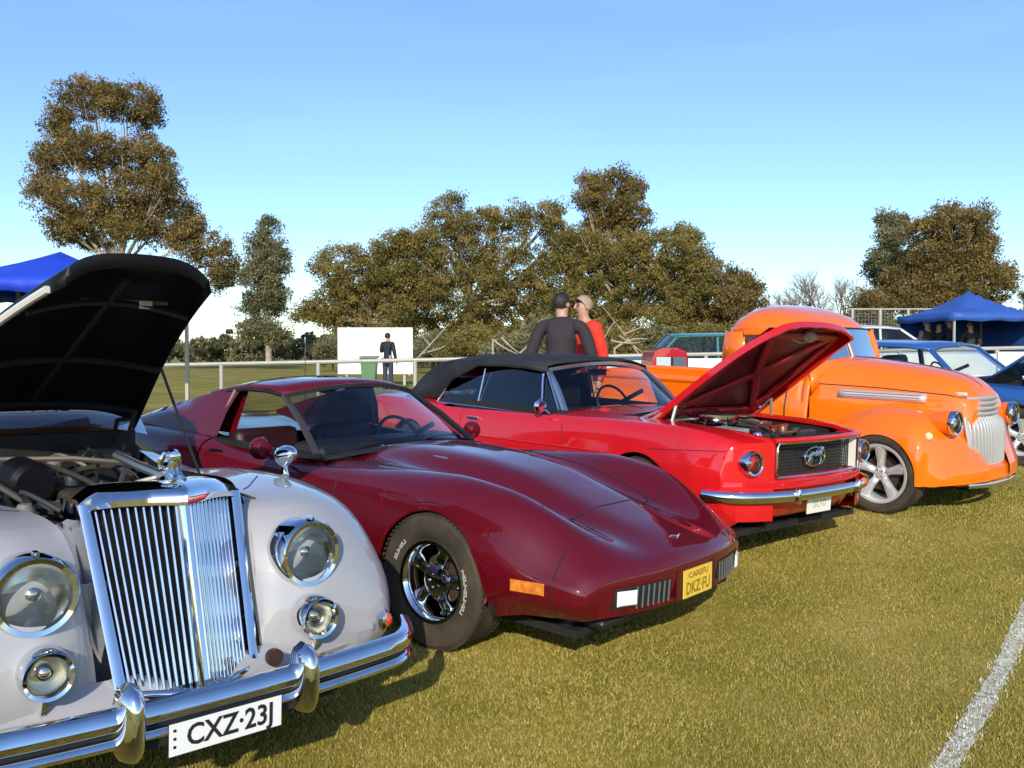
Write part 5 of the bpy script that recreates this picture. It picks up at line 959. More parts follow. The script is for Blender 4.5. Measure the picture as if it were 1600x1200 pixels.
# ================================================================ grey saloon, nearest
greyp = paint('dove grey paint', (.36, .352, .36), .004)
def build_saloon():
    R0 = car_root('vintage_saloon', 'dove grey vintage saloon with tall chrome grille, round headlamps and bonnet up', 'car', -1.465, 3.354, math.radians(-47), SLA)
    T = [(-3.6, [(0, .95), (.25, .95), (.50, .90), (.62, .84), (.72, .74), (.78, .58), (.77, .42), (.70, .34)]),
         (-3.0, [(0, 1.05), (.25, 1.05), (.52, 1.0), (.66, .95), (.80, .84), (.86, .64), (.86, .45), (.80, .28)]),
         (-2.2, [(0, 1.05), (.25, 1.05), (.55, 1.03), (.70, 1.0), (.82, .88), (.88, .66), (.87, .45), (.81, .25)]),
         (-1.3, [(0, .98), (.25, .98), (.55, .93), (.68, .89), (.80, .78), (.87, .62), (.87, .45), (.81, .25)]),
         (-.9, [(0, .96), (.25, .96), (.53, .89), (.67, .87), (.80, .79), (.88, .62), (.875, .45), (.81, .25)]),
         (-.4, [(0, 1.0), (.22, 1.0), (.49, .92), (.66, .93), (.80, .865), (.89, .68), (.885, .45), (.81, .25)]),
         (0, [(0, .98), (.20, .98), (.43, .95), (.63, .955), (.80, .885), (.89, .67), (.89, .44), (.80, .25)]),
         (.22, [(0, .96), (.18, .96), (.36, .945), (.60, .945), (.79, .87), (.89, .66), (.89, .43), (.80, .26)]),
         (.38, [(0, .92), (.18, .93), (.32, .92), (.57, .92), (.765, .835), (.87, .64), (.875, .43), (.79, .29)]),
         (.48, [(0, .86), (.18, .86), (.30, .86), (.54, .87), (.735, .775), (.85, .61), (.855, .43), (.77, .32)]),
         (.55, [(0, .77), (.18, .77), (.29, .77), (.51, .79), (.70, .70), (.81, .57), (.82, .43), (.74, .34)]),
         (.60, [(0, .66), (.18, .66), (.28, .67), (.48, .69), (.65, .62), (.76, .53), (.77, .43), (.69, .36)]),
         (.625, [(0, .56), (.18, .56), (.27, .57), (.44, .58), (.59, .55), (.69, .49), (.70, .44), (.63, .39)])]
    arch = [(0, .34, .37)]; arch2 = [(-2.9, .34, .36)]; mb = MB()
    plan = lambda x, y, z: (.15 * (1 - sstep((np.abs(y) - .20) / .12)) * sstep((z - .44) / .2) + .05 * (1 - sstep((np.abs(y) - .25) / .2))) * sstep((x - .15) / .3)
    loft(mb, T, stations(-1.25, .625, arch, .04, .25), kmin=2, arches=arch, kw=4, cap_front=True, capz=.46, plan=plan)
    loft(mb, T, stations(-3.6, -1.25, arch2, .07), kmin=3, arches=arch2, kw=4)
    # inner slopes from the wings to the radiator, and the apron under it
    for s in (-1, 1):
        rows = []
        for x, yi, zi in ((.625, .24, .50), (.60, .225, .62), (.55, .215, .74), (.48, .21, .86), (.42, .21, .94), (.38, .22, .96)):
            i_ = pchip(x, [t[0] for t in T], np.array([t[1] for t in T]))[0][2]; a = np.array([x, i_[0], i_[1]]); b_ = np.array([x, yi, min(zi, i_[1])]); rows.append([tuple(a * (1 - t) + b_ * t) for t in np.linspace(0, 1, 4)])
        rows = [[(x - float(plan(x, y, z)), s * y, z) for x, y, z in r] for r in rows]; grid(mb, rows)
    grid(mb, [[(.60 - .06 * (abs(y) / .6) ** 2, y, .475) for y in np.linspace(-.6, .6, 17)], [(.655 - .06 * (abs(y) / .6) ** 2, y, .452) for y in np.linspace(-.6, .6, 17)], [(.69 - .06 * (abs(y) / .6) ** 2, y, .425) for y in np.linspace(-.6, .6, 17)], [(.69 - .08 * (abs(y) / .6) ** 2, y, .36) for y in np.linspace(-.62, .62, 17)], [(.62 - .08 * (abs(y) / .6) ** 2, y, .28) for y in np.linspace(-.66, .66, 17)]])
    for s in (-1, 1): grid(mb, [[(.47, s * y, z) for y in (.18, .30, .42)] for z in (.40, .55, .75)])
    body = mesh_obj('body', mb, greyp, R0, sharp=60); bv = mb.bvh(); g = MB()
    for s in (-1, 1): surf_line(g, bv, [(.30, s * .28), (.18, s * .42), (.02, s * .54)], 1, .003, 'z')
    mesh_obj('panel_gap', g, black_trim, body)
    # radiator shell and grille: V-fronted, leaning back slightly
    def gp(t, z, off=0):               # t -1..1 across, z height
        w = float(np.interp(z, [.42, 1.02], [.195, .235])); x = float(np.interp(z, [.42, 1.02], [.735, .555])) + off - float(np.interp(z, [.42, 1.02], [.115, .19])) * abs(t); return (x, t * w, z)
    sh = MB(); mesh_g = thing  # shell = top cap plus side cheeks
    zt = 1.0
    top_rows = []
    for off, z, sc in ((.030, .985, 1.10), (.036, 1.000, 1.12), (.020, 1.022, 1.10), (-.02, 1.034, 1.06), (-.06, 1.037, 1.02), (-.11, 1.035, 1.0), (-.145, 1.030, 1.0)):
        row = []
        for t in np.linspace(-1, 1, 25):
            p = gp(t, min(z, 1.02), off); drop = .022 * abs(t) ** 3 + (.035 * max(0, abs(t) - .82) / .18 if z > .99 else 0); row.append((p[0], p[1] * sc, z - drop + .012 * (1 - abs(t)) * (1 if z > .99 else 0)))
        top_rows.append(row)
    grid(sh, top_rows)
    for s in (-1, 1):
        zz = np.linspace(.985, .43, 14); A = [gp(s, z, .03) for z in zz]; A = [(x, y + s * .004, z) for x, y, z in A]
        Bq = [(x - .002, y + s * .034, z) for x, y, z in A]; Cq = [(x - .05, y + s * .040, z) for x, y, z in A]; Dq = [(x - .20, y + s * .030, z) for x, y, z in A]; E0 = [(x - .06, y - s * .004, z) for x, y, z in A]; grid(sh, [E0, A, [(x + .006, y + s * .018, z) for x, y, z in A], Bq, Cq, Dq])
    tube(sh, [gp(t, .43, .03) for t in (-1, 0, 1)], .016, 8)
    shell = mesh_obj('radiator_shell', sh, chrome, R0, sharp=45)
    bk = MB(); grid(bk, [[gp(t, z, -.03) for t in (-1, -.5, 0, .5, 1)] for z in (.42, .7, .99)]); mesh_obj('radiator_core', bk, black_matt, shell)
    sl0 = None
    for side in (-1, 1):
        for i in range(11):
            t = side * (.045 + .935 * (i + .5) / 11); zs = np.linspace(.435, .985, 5); m_ = MB(); P = [gp(t, z, .004) for z in zs]; wd = .0064
            dirn = Vector((-.095 * side, .22, 0)).normalized(); nrm = Vector((dirn.y, -dirn.x, 0)); 
            if nrm.x < 0: nrm = -nrm
            G = []
            for p in P:
                p = Vector(p); G.append([tuple(p + dirn * a + nrm * b) for a, b in ((-wd, -.022), (-wd, .004), (-wd * .4, .011), (wd * .4, .011), (wd, .004), (wd, -.022))])
            grid(m_, G); mesh_obj('grille_slat', m_, chrome, shell)
    ce = MB(); sweep(ce, [gp(0, z, .016) for z in np.linspace(.43, .99, 6)], [(-.022, -.03), (.022, -.03), (.018, -.004), (.006, .010), (-.006, .010), (-.018, -.004)], up=(1, 0, .25)); mesh_obj('grille_ridge', ce, chrome, shell)
    for z in (.58, .74): cb = MB(); tube(cb, [gp(t, z, .002) for t in (.06, .5, .97)], .0035, 5); mesh_obj('reflection_bar', cb, chrome, shell)  # reflections crossing this half of the grille, modelled as thin chrome bars
    # mascot on its cap
    ms = MB(); cx = .455; lathe(ms, [(0, 0), (.034, 0), (.036, .012), (.026, .020), (.014, .026), (0, .028)], (cx, 0, 1.04), seg=20); tube(ms, [(cx - .06, 0, 1.075), (cx - .02, 0, 1.085), (cx + .025, 0, 1.08), (cx + .045, 0, 1.068)], [.012, .022, .02, .010], 10)
    tube(ms, [(cx + .015, 0, 1.08), (cx + .022, 0, 1.105), (cx + .026, 0, 1.128)], [.018, .016, .012], 10); lathe(ms, [(0, -.024), (.018, -.016), (.024, 0), (.018, .016), (0, .022)], (cx + .028, 0, 1.13), (1, 0, .1), 14)
    for s in (-1, 1): tube(ms, [(cx + .03, s * .016, 1.078), (cx + .06, s * .018, 1.062), (cx + .08, s * .018, 1.058)], [.010, .008, .006], 6); tube(ms, [(cx + .01, s * .02, 1.14), (cx - .0, s * .03, 1.11), (cx, s * .028, 1.088)], [.008, .012, .008], 6)
    mesh_obj('mascot', ms, chrome, shell)
    # lamps
    for s in (-1, 1):
        lamp(R0, (.590, s * .445, .768), (1, s * .06, .02), .112, .09, ring=.020)
        cl = MB(); box(cl, (.595, s * .445, .894), (.03, .014, .012)); tube(cl, [(.605, s * .445, .896), (.615, s * .445, .890)], .006, 6); mesh_obj('lamp_clip', cl, chrome, R0)
        lamp(R0, (.675, s * .436, .560), (1, s * .04, .0), .068, .06, 'fog_lamp', .014, glass('fog lens', (.95, .9, .78), .9)); mesh_obj('fog_lamp_bracket', tube(MB(), [(.66, s * .44, .49), (.64, s * .44, .44)], .012, 6), chrome, R0)
        il = MB(); h = hit(bv, (3, s * .755, .475), (-1, 0, 0)) or Vector((.6, s * .755, .475)); hb = (h.x, h.y, h.z); lathe(il, [(.036, -.01), (.040, .006), (.032, .014), (.028, .016)], hb, (.75, s * .75, 0), 22); io = mesh_obj('indicator_lamp', il, chrome, R0); mesh_obj('lens', lathe(MB(), [(.030, .012), (.024, .026), (.012, .034), (0, .036)], hb, (.75, s * .75, 0), 20), mat('orange indicator lens', (.62, .09, .02), .2, coat=1, noise=(60, (.35, .04, .01), .7)), io)
        hz = MB()
        if s > 0: lathe(hz, [(0, .0), (.024, .0), (.029, .01), (.029, .03), (0, .03)], (.70, .245, .475), (1, 0, 0), 18); mesh_obj('horn', hz, mat('brown horn disc', (.05, .03, .02), .4), R0)
    # bumper: two stacked chrome blades, overriders, ends wrapped back
    def bx_(y): a = abs(y); return .86 - .07 * (a / .8) ** 2 - (.15 * ((a - .66) / .18) ** 2 if a > .66 else 0)
    ys = np.concatenate([np.linspace(-.84, .84, 45)]); bo = None
    for nm, z, hh, off in (('bumper_blade', .452, .033, 0), ('bumper_blade', .388, .020, -.008), ('bumper_rail', .415, .012, -.02)):
        P = [(bx_(y) + off, y, z) for y in ys]; m_ = sweep(MB(), P, [(-.02, -hh), (.002, -hh), (.016, -hh * .7), (.024, 0), (.016, hh * .7), (.002, hh), (-.02, hh)]) 
        o = mesh_obj(nm, m_, chrome if nm == 'bumper_blade' else black_trim, bo or R0); bo = bo or o
    for s in (-1, 1):
        y0 = s * .275; ov = MB(); rows = []
        for t in np.linspace(-1, 1, 15):
            z = .440 + t * .115; hw = .040 * math.sqrt(max(0, 1 - t ** 4)) + .001; pr = .075 * math.sqrt(max(0, 1 - abs(t) ** 3)) ; rows.append([(bx_(y0) - .015 + (pr + .02) * math.cos(a), y0 + hw * math.sin(a), z) for a in np.linspace(-PI / 2, PI / 2, 13)])
        grid(ov, rows); mesh_obj('over_rider', ov, chrome, bo, sharp=60)
    pl = plate(R0, (.905, -.006, .378), (1, 0, 0), .352, .094, white_plate, [('CXZ·23J', .092, .012, -.001, (.84, .95))], text_black)
    for k, dz in enumerate((.024, 0, -.024)): text_obj('lettering', '·', .06, facing((.906, -.006 - .160, .378 + dz), (1, 0, 0)), text_black, pl)
    fr = MB(); tube(fr, [(.903, -.184, .330), (.903, .172, .330), (.903, .172, .426), (.903, -.184, .426)], .003, 4, closed=True); mesh_obj('plate_frame', fr, black_trim, pl)
    mesh_obj('tow_bracket', box(MB(), (.80, .0, .36), (.12, .5, .02)), black_matt, R0, False)
    # bonnet, raised: tapered panel, hinged at the scuttle
    A_, th = Vector((-1.22, 0, 1.085)), math.radians(25.2); HM = Matrix.Translation(A_) @ Matrix.Rotation(-th, 4, 'Y'); Lh = 1.55; hb_ = MB(); rows = []
    for t in np.linspace(0, 1, 17):
        w = .50 - .255 * t ** 1.15; rows.append([(t * Lh + .05 * (1 - abs(y) ** 2) * t ** 3, y * w, .075 * (1 - abs(y) ** 5) * (1 - .25 * t) - .01 + .055 * math.sin(PI * t) - .015 * t ** 6) for y in np.linspace(-1, 1, 25)])
    grid(hb_, rows); side = MB()
    for s in (0, -1):
        e_ = [r[s] for r in rows]; grid(hb_, [e_, [(x, y * 1.0, z - .05) for x, y, z in e_]])
    grid(hb_, [rows[-1], [(x - .01, y, z - .05) for x, y, z in rows[-1]]])
    bonnet = mesh_obj('bonnet', hb_.xf(HM), black_gloss, R0, sharp=50, solid=.006)
    ed = MB(); tube(ed, [HM @ Vector((r[0][0], r[0][1] - .012, r[0][2] - .035)) for r in rows[:-1]], .014, 6); mesh_obj('bonnet_edge_trim', ed, mat('pale edge strip', (.66, .63, .58), .35), bonnet)
    rib = MB()
    for t in (.12, .45, .80):
        w = .50 - .255 * t ** 1.15; tube(rib, [HM @ Vector((t * Lh, y * w, .06 * (1 - abs(y) ** 2) - .035)) for y in np.linspace(-.95, .95, 9)], .014, 6)
    tube(rib, [HM @ Vector((.1, 0, .04)), HM @ Vector((Lh - .1, 0, .02))], .012, 6); mesh_obj('bonnet_rib', rib, mat('black satin frame', (.009, .009, .010), .5), bonnet)
    mesh_obj('bonnet_stay_rail', tube(MB(), [HM @ Vector((Lh * .80, y, .03)) for y in (-.10, .0, .22)], .008, 6), mat('dull zinc rod', (.30, .28, .24), .4, .7), bonnet); mesh_obj('bonnet_catch', box(MB(), HM @ Vector((Lh * .80, .13, .02)), (.03, .05, .03)), tin_m, bonnet, False)
    mesh_obj('prop_rod', tube(MB(), [HM @ Vector((.74, .37, -.03)), (-.36, .47, .92)], .0065, 6), black_trim, R0)
    for s in (-1, 1): hg = MB(); tube(hg, [(-1.20, s * .40, .98), (-1.16, s * .41, 1.09), HM @ Vector((.12, s * .44, -.04))], .012, 6); tube(hg, [(-1.05, s * .40, .96), HM @ Vector((.25, s * .43, -.04))], .010, 6); mesh_obj('bonnet_hinge', hg, black_trim, R0)
    # engine bay
    b_ = MB(); box(b_, (-.4, 0, .50), (1.6, .9, .04)); box(b_, (-1.24, 0, .76), (.04, 1.04, .54)); box(b_, (.40, 0, .72), (.03, .40, .5))
    for s in (-1, 1): grid(b_, [[(.36, s * .30, .925), (.1, s * .41, .94), (-.4, s * .485, .915), (-.9, s * .525, .885), (-1.22, s * .545, .92)], [(.36, s * .27, .5), (.1, s * .38, .5), (-.4, s * .44, .5), (-.9, s * .48, .5), (-1.22, s * .5, .5)]])
    bay = mesh_obj('engine_bay', b_, black_matt, R0, False)
    e = MB(); box(e, (-.42, 0, .70), (.80, .24, .26)); box(e, (-.42, 0, .855), (.74, .15, .07)); mesh_obj('engine_block', e, engine_dirty, bay, True, bevel=.02)
    pp = MB()
    for (a, b2, c2, r) in (((.1, -.05, .80), (-.1, -.22, .95), (-.35, -.2, .82), .026), ((-.9, .15, .9), (-.5, .28, 1.0), (-.1, .12, .88), .012), ((-.95, -.1, .95), (-.5, -.05, 1.0), (.05, -.02, .93), .010), ((-.2, .1, .9), (-.1, .3, .95), (.2, .2, .86), .009), ((-.6, -.35, .93), (-.35, -.40, .98), (-.05, -.35, .86), .012)): tube(pp, bez(np.array(a), np.array(b2), np.array(c2), 9), r, 8)
    mesh_obj('hose', pp, mat('brown-grey hose', (.05, .042, .035), .5), bay)
    rk = MB(); tube(rk, [(-.05, -.30, .93), (-.5, -.34, .97), (-1.1, -.36, 1.0)], .012, 6); tube(rk, [(-.85, -.28, .98), (-.55, .02, 1.0), (-.5, .30, .96)], .012, 6); tube(rk, [(.38, -.15, .97), (.0, .02, 1.02), (-.3, .12, .98)], .009, 6); mesh_obj('stay_bar', rk, mat('pale brown steel', (.12, .10, .08), .5, .4), bay)
    rq = random.Random(9)
    for k in range(24):
        x, y = rq.uniform(-1.1, .25), rq.uniform(-.4, .4); z = rq.uniform(.84, .94); m_ = rq.choice([hose_m, black_trim, engine_dirty, engine_dirty, mat('pale rubber pipe', (.16, .145, .12), .6), mat('copper brown', (.12, .055, .03), .5, .5)]); q = MB()
        if rq.random() < .65: tube(q, bez(np.array((x, y, z)), np.array((x + rq.uniform(-.2, .2), y + rq.uniform(-.15, .15), z + .10)), np.array((x + rq.uniform(-.3, .3), y + rq.uniform(-.2, .2), z)), 8), rq.uniform(.005, .011), 6)
        else: lathe(q, [(0, 0), (.03, 0), (.032, .03), (.02, .05), (0, .052)], (x, y, z), seg=12)
        mesh_obj('engine_fitting', q, m_, bay)
    af = MB(); lathe(af, [(0, .12), (.07, .12), (.09, .10), (.09, -.1), (0, -.1)], (-.55, -.16, .92), (1, 0, 0), 20); mesh_obj('air_filter', af, black_gloss, bay); bt = MB(); box(bt, (-1.02, .3, .86), (.22, .18, .2)); mesh_obj('battery', bt, black_trim, bay, False, bevel=.01)
    rod = MB(); tube(rod, [(.40, .0, 1.055), (.2, .0, 1.062), (-.02, .0, 1.075)], .017, 8); tube(rod, [(.40, .0, 1.055), (.47, 0, 1.04)], .02, 8); mesh_obj('bonnet_centre_rod', rod, mat('dull nickel rod', (.48, .47, .45), .28, .9), R0)
    ar = MB(); tube(ar, bez(np.array((.40, -.245, .985)), np.array((.36, -.12, 1.03)), np.array((.36, 0, 1.045)), 8), .008, 6); mesh_obj('shell_bead', ar, mat('cream bead', (.6, .56, .46), .35, .3), R0)
    # scuttle, windscreen, roof: black upper body
    blk = paint('midnight blue black paint', (.012, .013, .03), .01); sc = MB()
    grid(sc, [[(-1.22 - .0 * abs(y), y * .58, 1.065 - .06 * abs(y) ** 3) for y in np.linspace(-1, 1, 15)], [(-1.34 - .08 * abs(y) ** 2, y * .64, 1.10 - .07 * abs(y) ** 3) for y in np.linspace(-1, 1, 15)], [(-1.44 - .14 * abs(y) ** 2, y * .68, 1.125 - .07 * abs(y) ** 3) for y in np.linspace(-1, 1, 15)]]); mesh_obj('scuttle', sc, blk, R0)
    yv = np.linspace(-1, 1, 13); A = [(-1.44 - .14 * abs(y) ** 2, y * .62, 1.13 - .05 * abs(y) ** 3) for y in yv]; Bq = [(-1.66 - .12 * abs(y) ** 2, y * .55, 1.47 - .04 * abs(y) ** 2) for y in yv]; quad_glass(R0, 'windscreen', A, Bq, glass('saloon windscreen', (.5, .6, .62), 1.2)); fr = MB(); sweep(fr, A, [(-.014, -.014), (.014, -.014), (.014, .014), (-.014, .014)]); sweep(fr, Bq, [(-.012, -.012), (.012, -.012), (.012, .012), (-.012, .012)])
    for s in (-1, 1): sweep(fr, [(A[-1][0], s * .64, A[-1][2]), (Bq[-1][0], s * .57, Bq[-1][2])], [(-.022, -.02), (.022, -.02), (.022, .02), (-.022, .02)], up=(1, 0, .3))
    mesh_obj('windscreen_frame', fr, chrome, R0)
    rf = MB(); grid(rf, [[(x, y * w, z - .10 * abs(y) ** 3.0) for y in np.linspace(-1, 1, 15)] for x, z, w in ((-1.66, 1.49, .58), (-1.9, 1.55, .62), (-2.3, 1.57, .64), (-2.7, 1.54, .63), (-3.0, 1.44, .60), (-3.2, 1.25, .58), (-3.35, 1.04, .56))]); roof = mesh_obj('roof', rf, blk, R0, solid=.02)
    for s in (-1, 1):
        sp = MB()
        for x0 in (-2.25, -2.95): sweep(sp, [(x0, s * .70, 1.0), (x0 + .02, s * .63, 1.44)], [(-.03, -.015), (.03, -.015), (.03, .015), (-.03, .015)], up=(1, 0, 0))
        grid(sp, [[(-2.95, s * .70, 1.0), (-3.35, s * .62, .99)], [(-2.93, s * .63, 1.42), (-3.15, s * .60, 1.2)]]); mesh_obj('door_pillar', sp, blk, roof)
        quad_glass(R0, 'side_window', [(x, s * .69, 1.0) for x in (-1.6, -2.2, -2.95)], [(x, s * .63, 1.44) for x in (-1.78, -2.2, -2.93)], smoke_glass, 3)
        wm = MB(); c_ = (-.02, s * .74, 1.02) ; lathe(wm, [(0, -.075), (.022, -.068), (.042, -.045), (.054, -.01), (.055, .012), (.050, .02)], (.02, s * .70, 1.035), (1, 0, .12), 22) if False else lathe(wm, [(0, .075), (.018, .068), (.034, .045), (.044, .012), (.045, -.012), (.040, -.02)], (-.06, s * .71, 1.02), (.95, 0, .3), 22)
        tube(wm, [(-.06, s * .71, .99), (-.05, s * .70, .97), (-.03, s * .69, .94)], [.012, .012, .02], 8); mesh_obj('wing_mirror', wm, chrome, R0)
    mesh_obj('rear_deck', loft(MB(), T, stations(-3.6, -3.0, (), .1), kmax=4, lip=0), greyp, R0)
    mesh_obj('dashboard', box(MB(), (-1.72, 0, 1.0), (.2, 1.2, .16)), mat('walnut dash', (.12, .05, .02), .3), R0, True, bevel=.03); seat(R0, -2.25, -.33, .5, mat('tan leather', (.32, .16, .07), .5), .6); seat(R0, -2.25, .33, .5, mat('tan leather', (.32, .16, .07), .5), .6); steering(R0, -1.95, -.33, 1.02); mesh_obj('cabin_floor', box(MB(), (-2.3, 0, .42), (2, 1.4, .05)), black_matt, R0, False)
    for s in (-1, 1):
        wheel(R0, (0, s * .72, .34), .345, .18, .20, 'hub', s); wheel(R0, (-2.9, s * .72, .34), .345, .18, .20, 'hub', s)
    dark_under(R0, -3.4, .55, 1.3, .24, [(0, -.84, .39), (0, .84, .39), (-2.9, -.84, .38), (-2.9, .84, .38)])
build_saloon()

# ================================================================ simpler cars further back
def rear_car(name, label, cat, x, y, yaw, pc, prof, H, wb, width=.84, top_h=1.38, hood_up=0, wagon=False, group=None, style='steel', sl=SLB, glass_t=(.5, .6, .62), r=.31):
    """prof = (front overhang, cowl x, screen top x, roof rear x, rear glass foot x, tail x); front axle is the origin"""
    fo, cx, tx, rx, gx_, bx2 = prof; R0 = car_root(name, label, cat, x, y, yaw, sl, group=group); W = width; hz = H
    def sec(zt, zb, w, k=1.0): return [(0, zt + .02), (w * .4, zt + .015), (w * .75, zt), (w * .92, zt - .03), (w * .985, zt - .10), (w, (zt + zb) / 2), (w * .97, zb + .12), (w * .90, zb)]
    T = [(bx2, sec(hz - .10, .38, W * .90)), (bx2 + .15, sec(hz - .02, .32, W * .96)), (-wb, sec(hz, .22, W)), (gx_, sec(hz, .20, W)), (cx, sec(hz + .0, .20, W)), (0, sec(hz - .02, .20, W)), (fo - .2, sec(hz - .06, .26, W * .97)), (fo - .04, sec(hz - .10, .32, W * .93)), (fo, sec(hz - .16, .38, W * .88))]
    ar = [(0, .32, .35)]; ar2 = [(-wb, .32, .34)]; mb = MB()
    loft(mb, T, stations(cx, fo, ar, .07), kmin=(2 if hood_up else 0), sharp=(3,), arches=ar, kw=4, cap_front=True); loft(mb, T, stations(gx_, cx, (), .15), kmin=3, sharp=(3,), kw=4); loft(mb, T, stations(bx2, gx_, ar2, .1), sharp=(3,), arches=ar2, kw=4, cap_back=True)
    body = mesh_obj('body', mb, pc, R0, sharp=45); bv = mb.bvh(); ys = np.linspace(-1, 1, 11); yb, yt = W * .86, W * .70
    A = [(cx - .1 * abs(q) ** 2, q * yb, hz + .02) for q in ys]; B = [(tx - .06 * abs(q) ** 2, q * yt, top_h - .03 - .03 * abs(q) ** 2) for q in ys]; gl = glass('rear car glass %.2f' % glass_t[0], glass_t, .7); quad_glass(R0, 'windscreen', A, B, gl, 3)
    rf = grid(MB(), [[(xx - .05 * abs(q) ** 2, q * w, zz - .05 * abs(q) ** 3) for q in ys] for xx, zz, w in ((tx + .01, top_h - .02, yt + .02), (tx - .3, top_h + .01, yt + .03), ((tx + rx) / 2, top_h + .02, yt + .03), (rx + .2, top_h + .005, yt + .02), (rx, top_h - .03, yt))]); roof = mesh_obj('roof', rf, pc, R0, solid=.03)
    quad_glass(R0, 'rear_window', [(rx - .01, q * yt, top_h - .05) for q in ys], [(gx_ + .02, q * yb, hz + .02) for q in ys], gl, 2)
    for s in (-1, 1):
        pm_ = MB(); bar = [(-.022, -.025), (.022, -.025), (.022, .025), (-.022, .025)]
        sweep(pm_, [(cx - .1, s * (yb + .01), hz), (tx - .06, s * (yt + .02), top_h - .07)], bar, up=(1, 0, .3)); mx_ = (cx + gx_) / 2 - .05; sweep(pm_, [(mx_, s * (yb + .02), hz), (mx_, s * (yt + .03), top_h - .06)], bar, up=(1, 0, 0))
        if wagon: sweep(pm_, [(-wb + .25, s * (yb + .02), hz), (-wb + .25, s * (yt + .03), top_h - .06)], bar, up=(1, 0, 0))
        sweep(pm_, [(gx_ + .05, s * (yb + .01), hz), (rx, s * (yt + .02), top_h - .06)], [(-.022, -.07), (.022, -.07), (.022, .07), (-.022, .07)], up=(1, 0, .3)); mesh_obj('window_pillar', pm_, pc, roof)
        quad_glass(R0, 'side_window', [(xx, s * yb, hz) for xx in (cx - .12, mx_, gx_ + .08)], [(xx, s * (yt + .02), top_h - .06) for xx in (tx - .06, mx_, rx)], gl, 2)
        surf = MB(); surf_line(surf, bv, [(cx - .25, hz - .05), (cx - .22, .3)], s, .004); surf_line(surf, bv, [(mx_, hz - .05), (mx_, .3)], s, .004); mesh_obj('door_gap', surf, black_trim, body)
        lamp(R0, (fo - .005, s * W * .72, hz - .28), (1, 0, 0), .085, .03, flutes=False); mi = MB(); lathe(mi, [(0, .05), (.03, .04), (.05, 0)], (cx - .15, s * (W + .06), hz + .07), (1, 0, 0), 14); tube(mi, [(cx - .15, s * (W + .05), hz + .03), (cx - .15, s * W * .95, hz - .02)], .01, 6); mesh_obj('door_mirror', mi, chrome, R0)
        wheel(R0, (0, s * (W - .11), r), r, .19, r * .62, style, s); wheel(R0, (-wb, s * (W - .11), r), r, .19, r * .62, style, s)
    gm2 = MB(); box(gm2, (fo - .02, 0, hz - .28), (.05, W * 1.1, .15)); go = mesh_obj('grille', gm2, black_trim, R0, False); gb = MB()
    for z in np.linspace(hz - .33, hz - .23, 5): box(gb, (fo + .01, 0, z), (.01, W * 1.1, .008))
    mesh_obj('grille_bar', gb, chrome, go, False); bp = MB(); sweep(bp, [(fo + .09 - .1 * abs(q) ** 3, q * W * 1.01, .44) for q in ys], [(-.02, -.05), (.01, -.05), (.02, 0), (.01, .05), (-.02, .05)]); mesh_obj('front_bumper', bp, chrome, R0); bp = MB(); sweep(bp, [(bx2 - .07 + .08 * abs(q) ** 3, q * W * .98, .46) for q in ys], [(-.02, -.05), (.01, -.05), (.02, 0), (.01, .05), (-.02, .05)]); mesh_obj('rear_bumper', bp, chrome, R0)
    seat(R0, (cx + gx_) / 2 + .1, -.34, .4, interior_m, .55); seat(R0, (cx + gx_) / 2 + .1, .34, .4, interior_m, .55); mesh_obj('dashboard', box(MB(), (cx - .22, 0, hz - .06), (.22, W * 1.6, .14)), interior_m, R0, True, bevel=.03); steering(R0, cx - .5, -.34, hz + .02); dark_under(R0, bx2 + .2, fo - .15, W * 1.6, .2)
    if hood_up:
        M = Matrix.Translation((cx + .12, 0, hz + .02)) @ Matrix.Rotation(-hood_up, 4, 'Y'); Lh = fo - cx - .25; hm = grid(MB(), [[(t * Lh, q * W * .72, .05 * (1 - abs(q) ** 2)) for q in ys] for t in np.linspace(0, 1, 6)]); mesh_obj('bonnet', hm.xf(M), pc, R0, solid=.025); hp = MB(); tube(hp, [(cx + .5, W * .68, hz - .02), M @ Vector((.65, W * .68, -.02))], .008, 6); mesh_obj('prop_rod', hp, tin_m, R0)
        eb = MB(); box(eb, ((cx + fo) / 2, 0, .5), (fo - cx - .1, W * 1.45, .04)); box(eb, (cx + .02, 0, .7), (.03, W * 1.5, .4)); e2 = mesh_obj('engine_bay', eb, black_matt, R0, False); en = MB(); box(en, (cx + .7, 0, .66), (.6, .4, .28)); lathe(en, [(0, .1), (.16, .1), (.17, .08), (.17, .0), (0, 0)], (cx + .7, 0, .80), seg=24); mesh_obj('engine_block', en, tin_m, e2, True, bevel=.02)
    else:
        sl_ = MB(); surf_line(sl_, bv, [(cx + .05, -W * .72), (fo - .1, -W * .70)], 1, .004, 'z'); surf_line(sl_, bv, [(cx + .05, W * .72), (fo - .1, W * .70)], 1, .004, 'z'); mesh_obj('bonnet_gap', sl_, black_trim, body)
    return R0
blue_p = paint('deep blue paint', (.018, .06, .24), .02); blue_d = paint('mid blue paint', (.02, .09, .30), .02); teal_p = paint('teal green paint', (.02, .16, .13), .02); silver_p = paint('silver paint', (.55, .56, .57), .01); crimson_p = paint('crimson paint', (.42, .012, .03), .01)
rear_car('muscle_car', 'blue hardtop with its bonnet raised, behind the orange pickup at the right edge', 'car', 6.02, 10.24, math.radians(-50), blue_d, (.80, -.58, -1.02, -2.4, -2.95, -3.75), .86, 2.75, top_h=1.27, hood_up=math.radians(36), style='spoke5', glass_t=(.82, .87, .87))
rear_car('station_wagon', 'teal green station wagon parked beyond the pale rail behind the orange cab', 'car', 2.5, 22.0, math.radians(-178), teal_p, (.75, -.75, -1.25, -3.45, -3.7, -3.85), .88, 2.8, top_h=1.42, wagon=True)
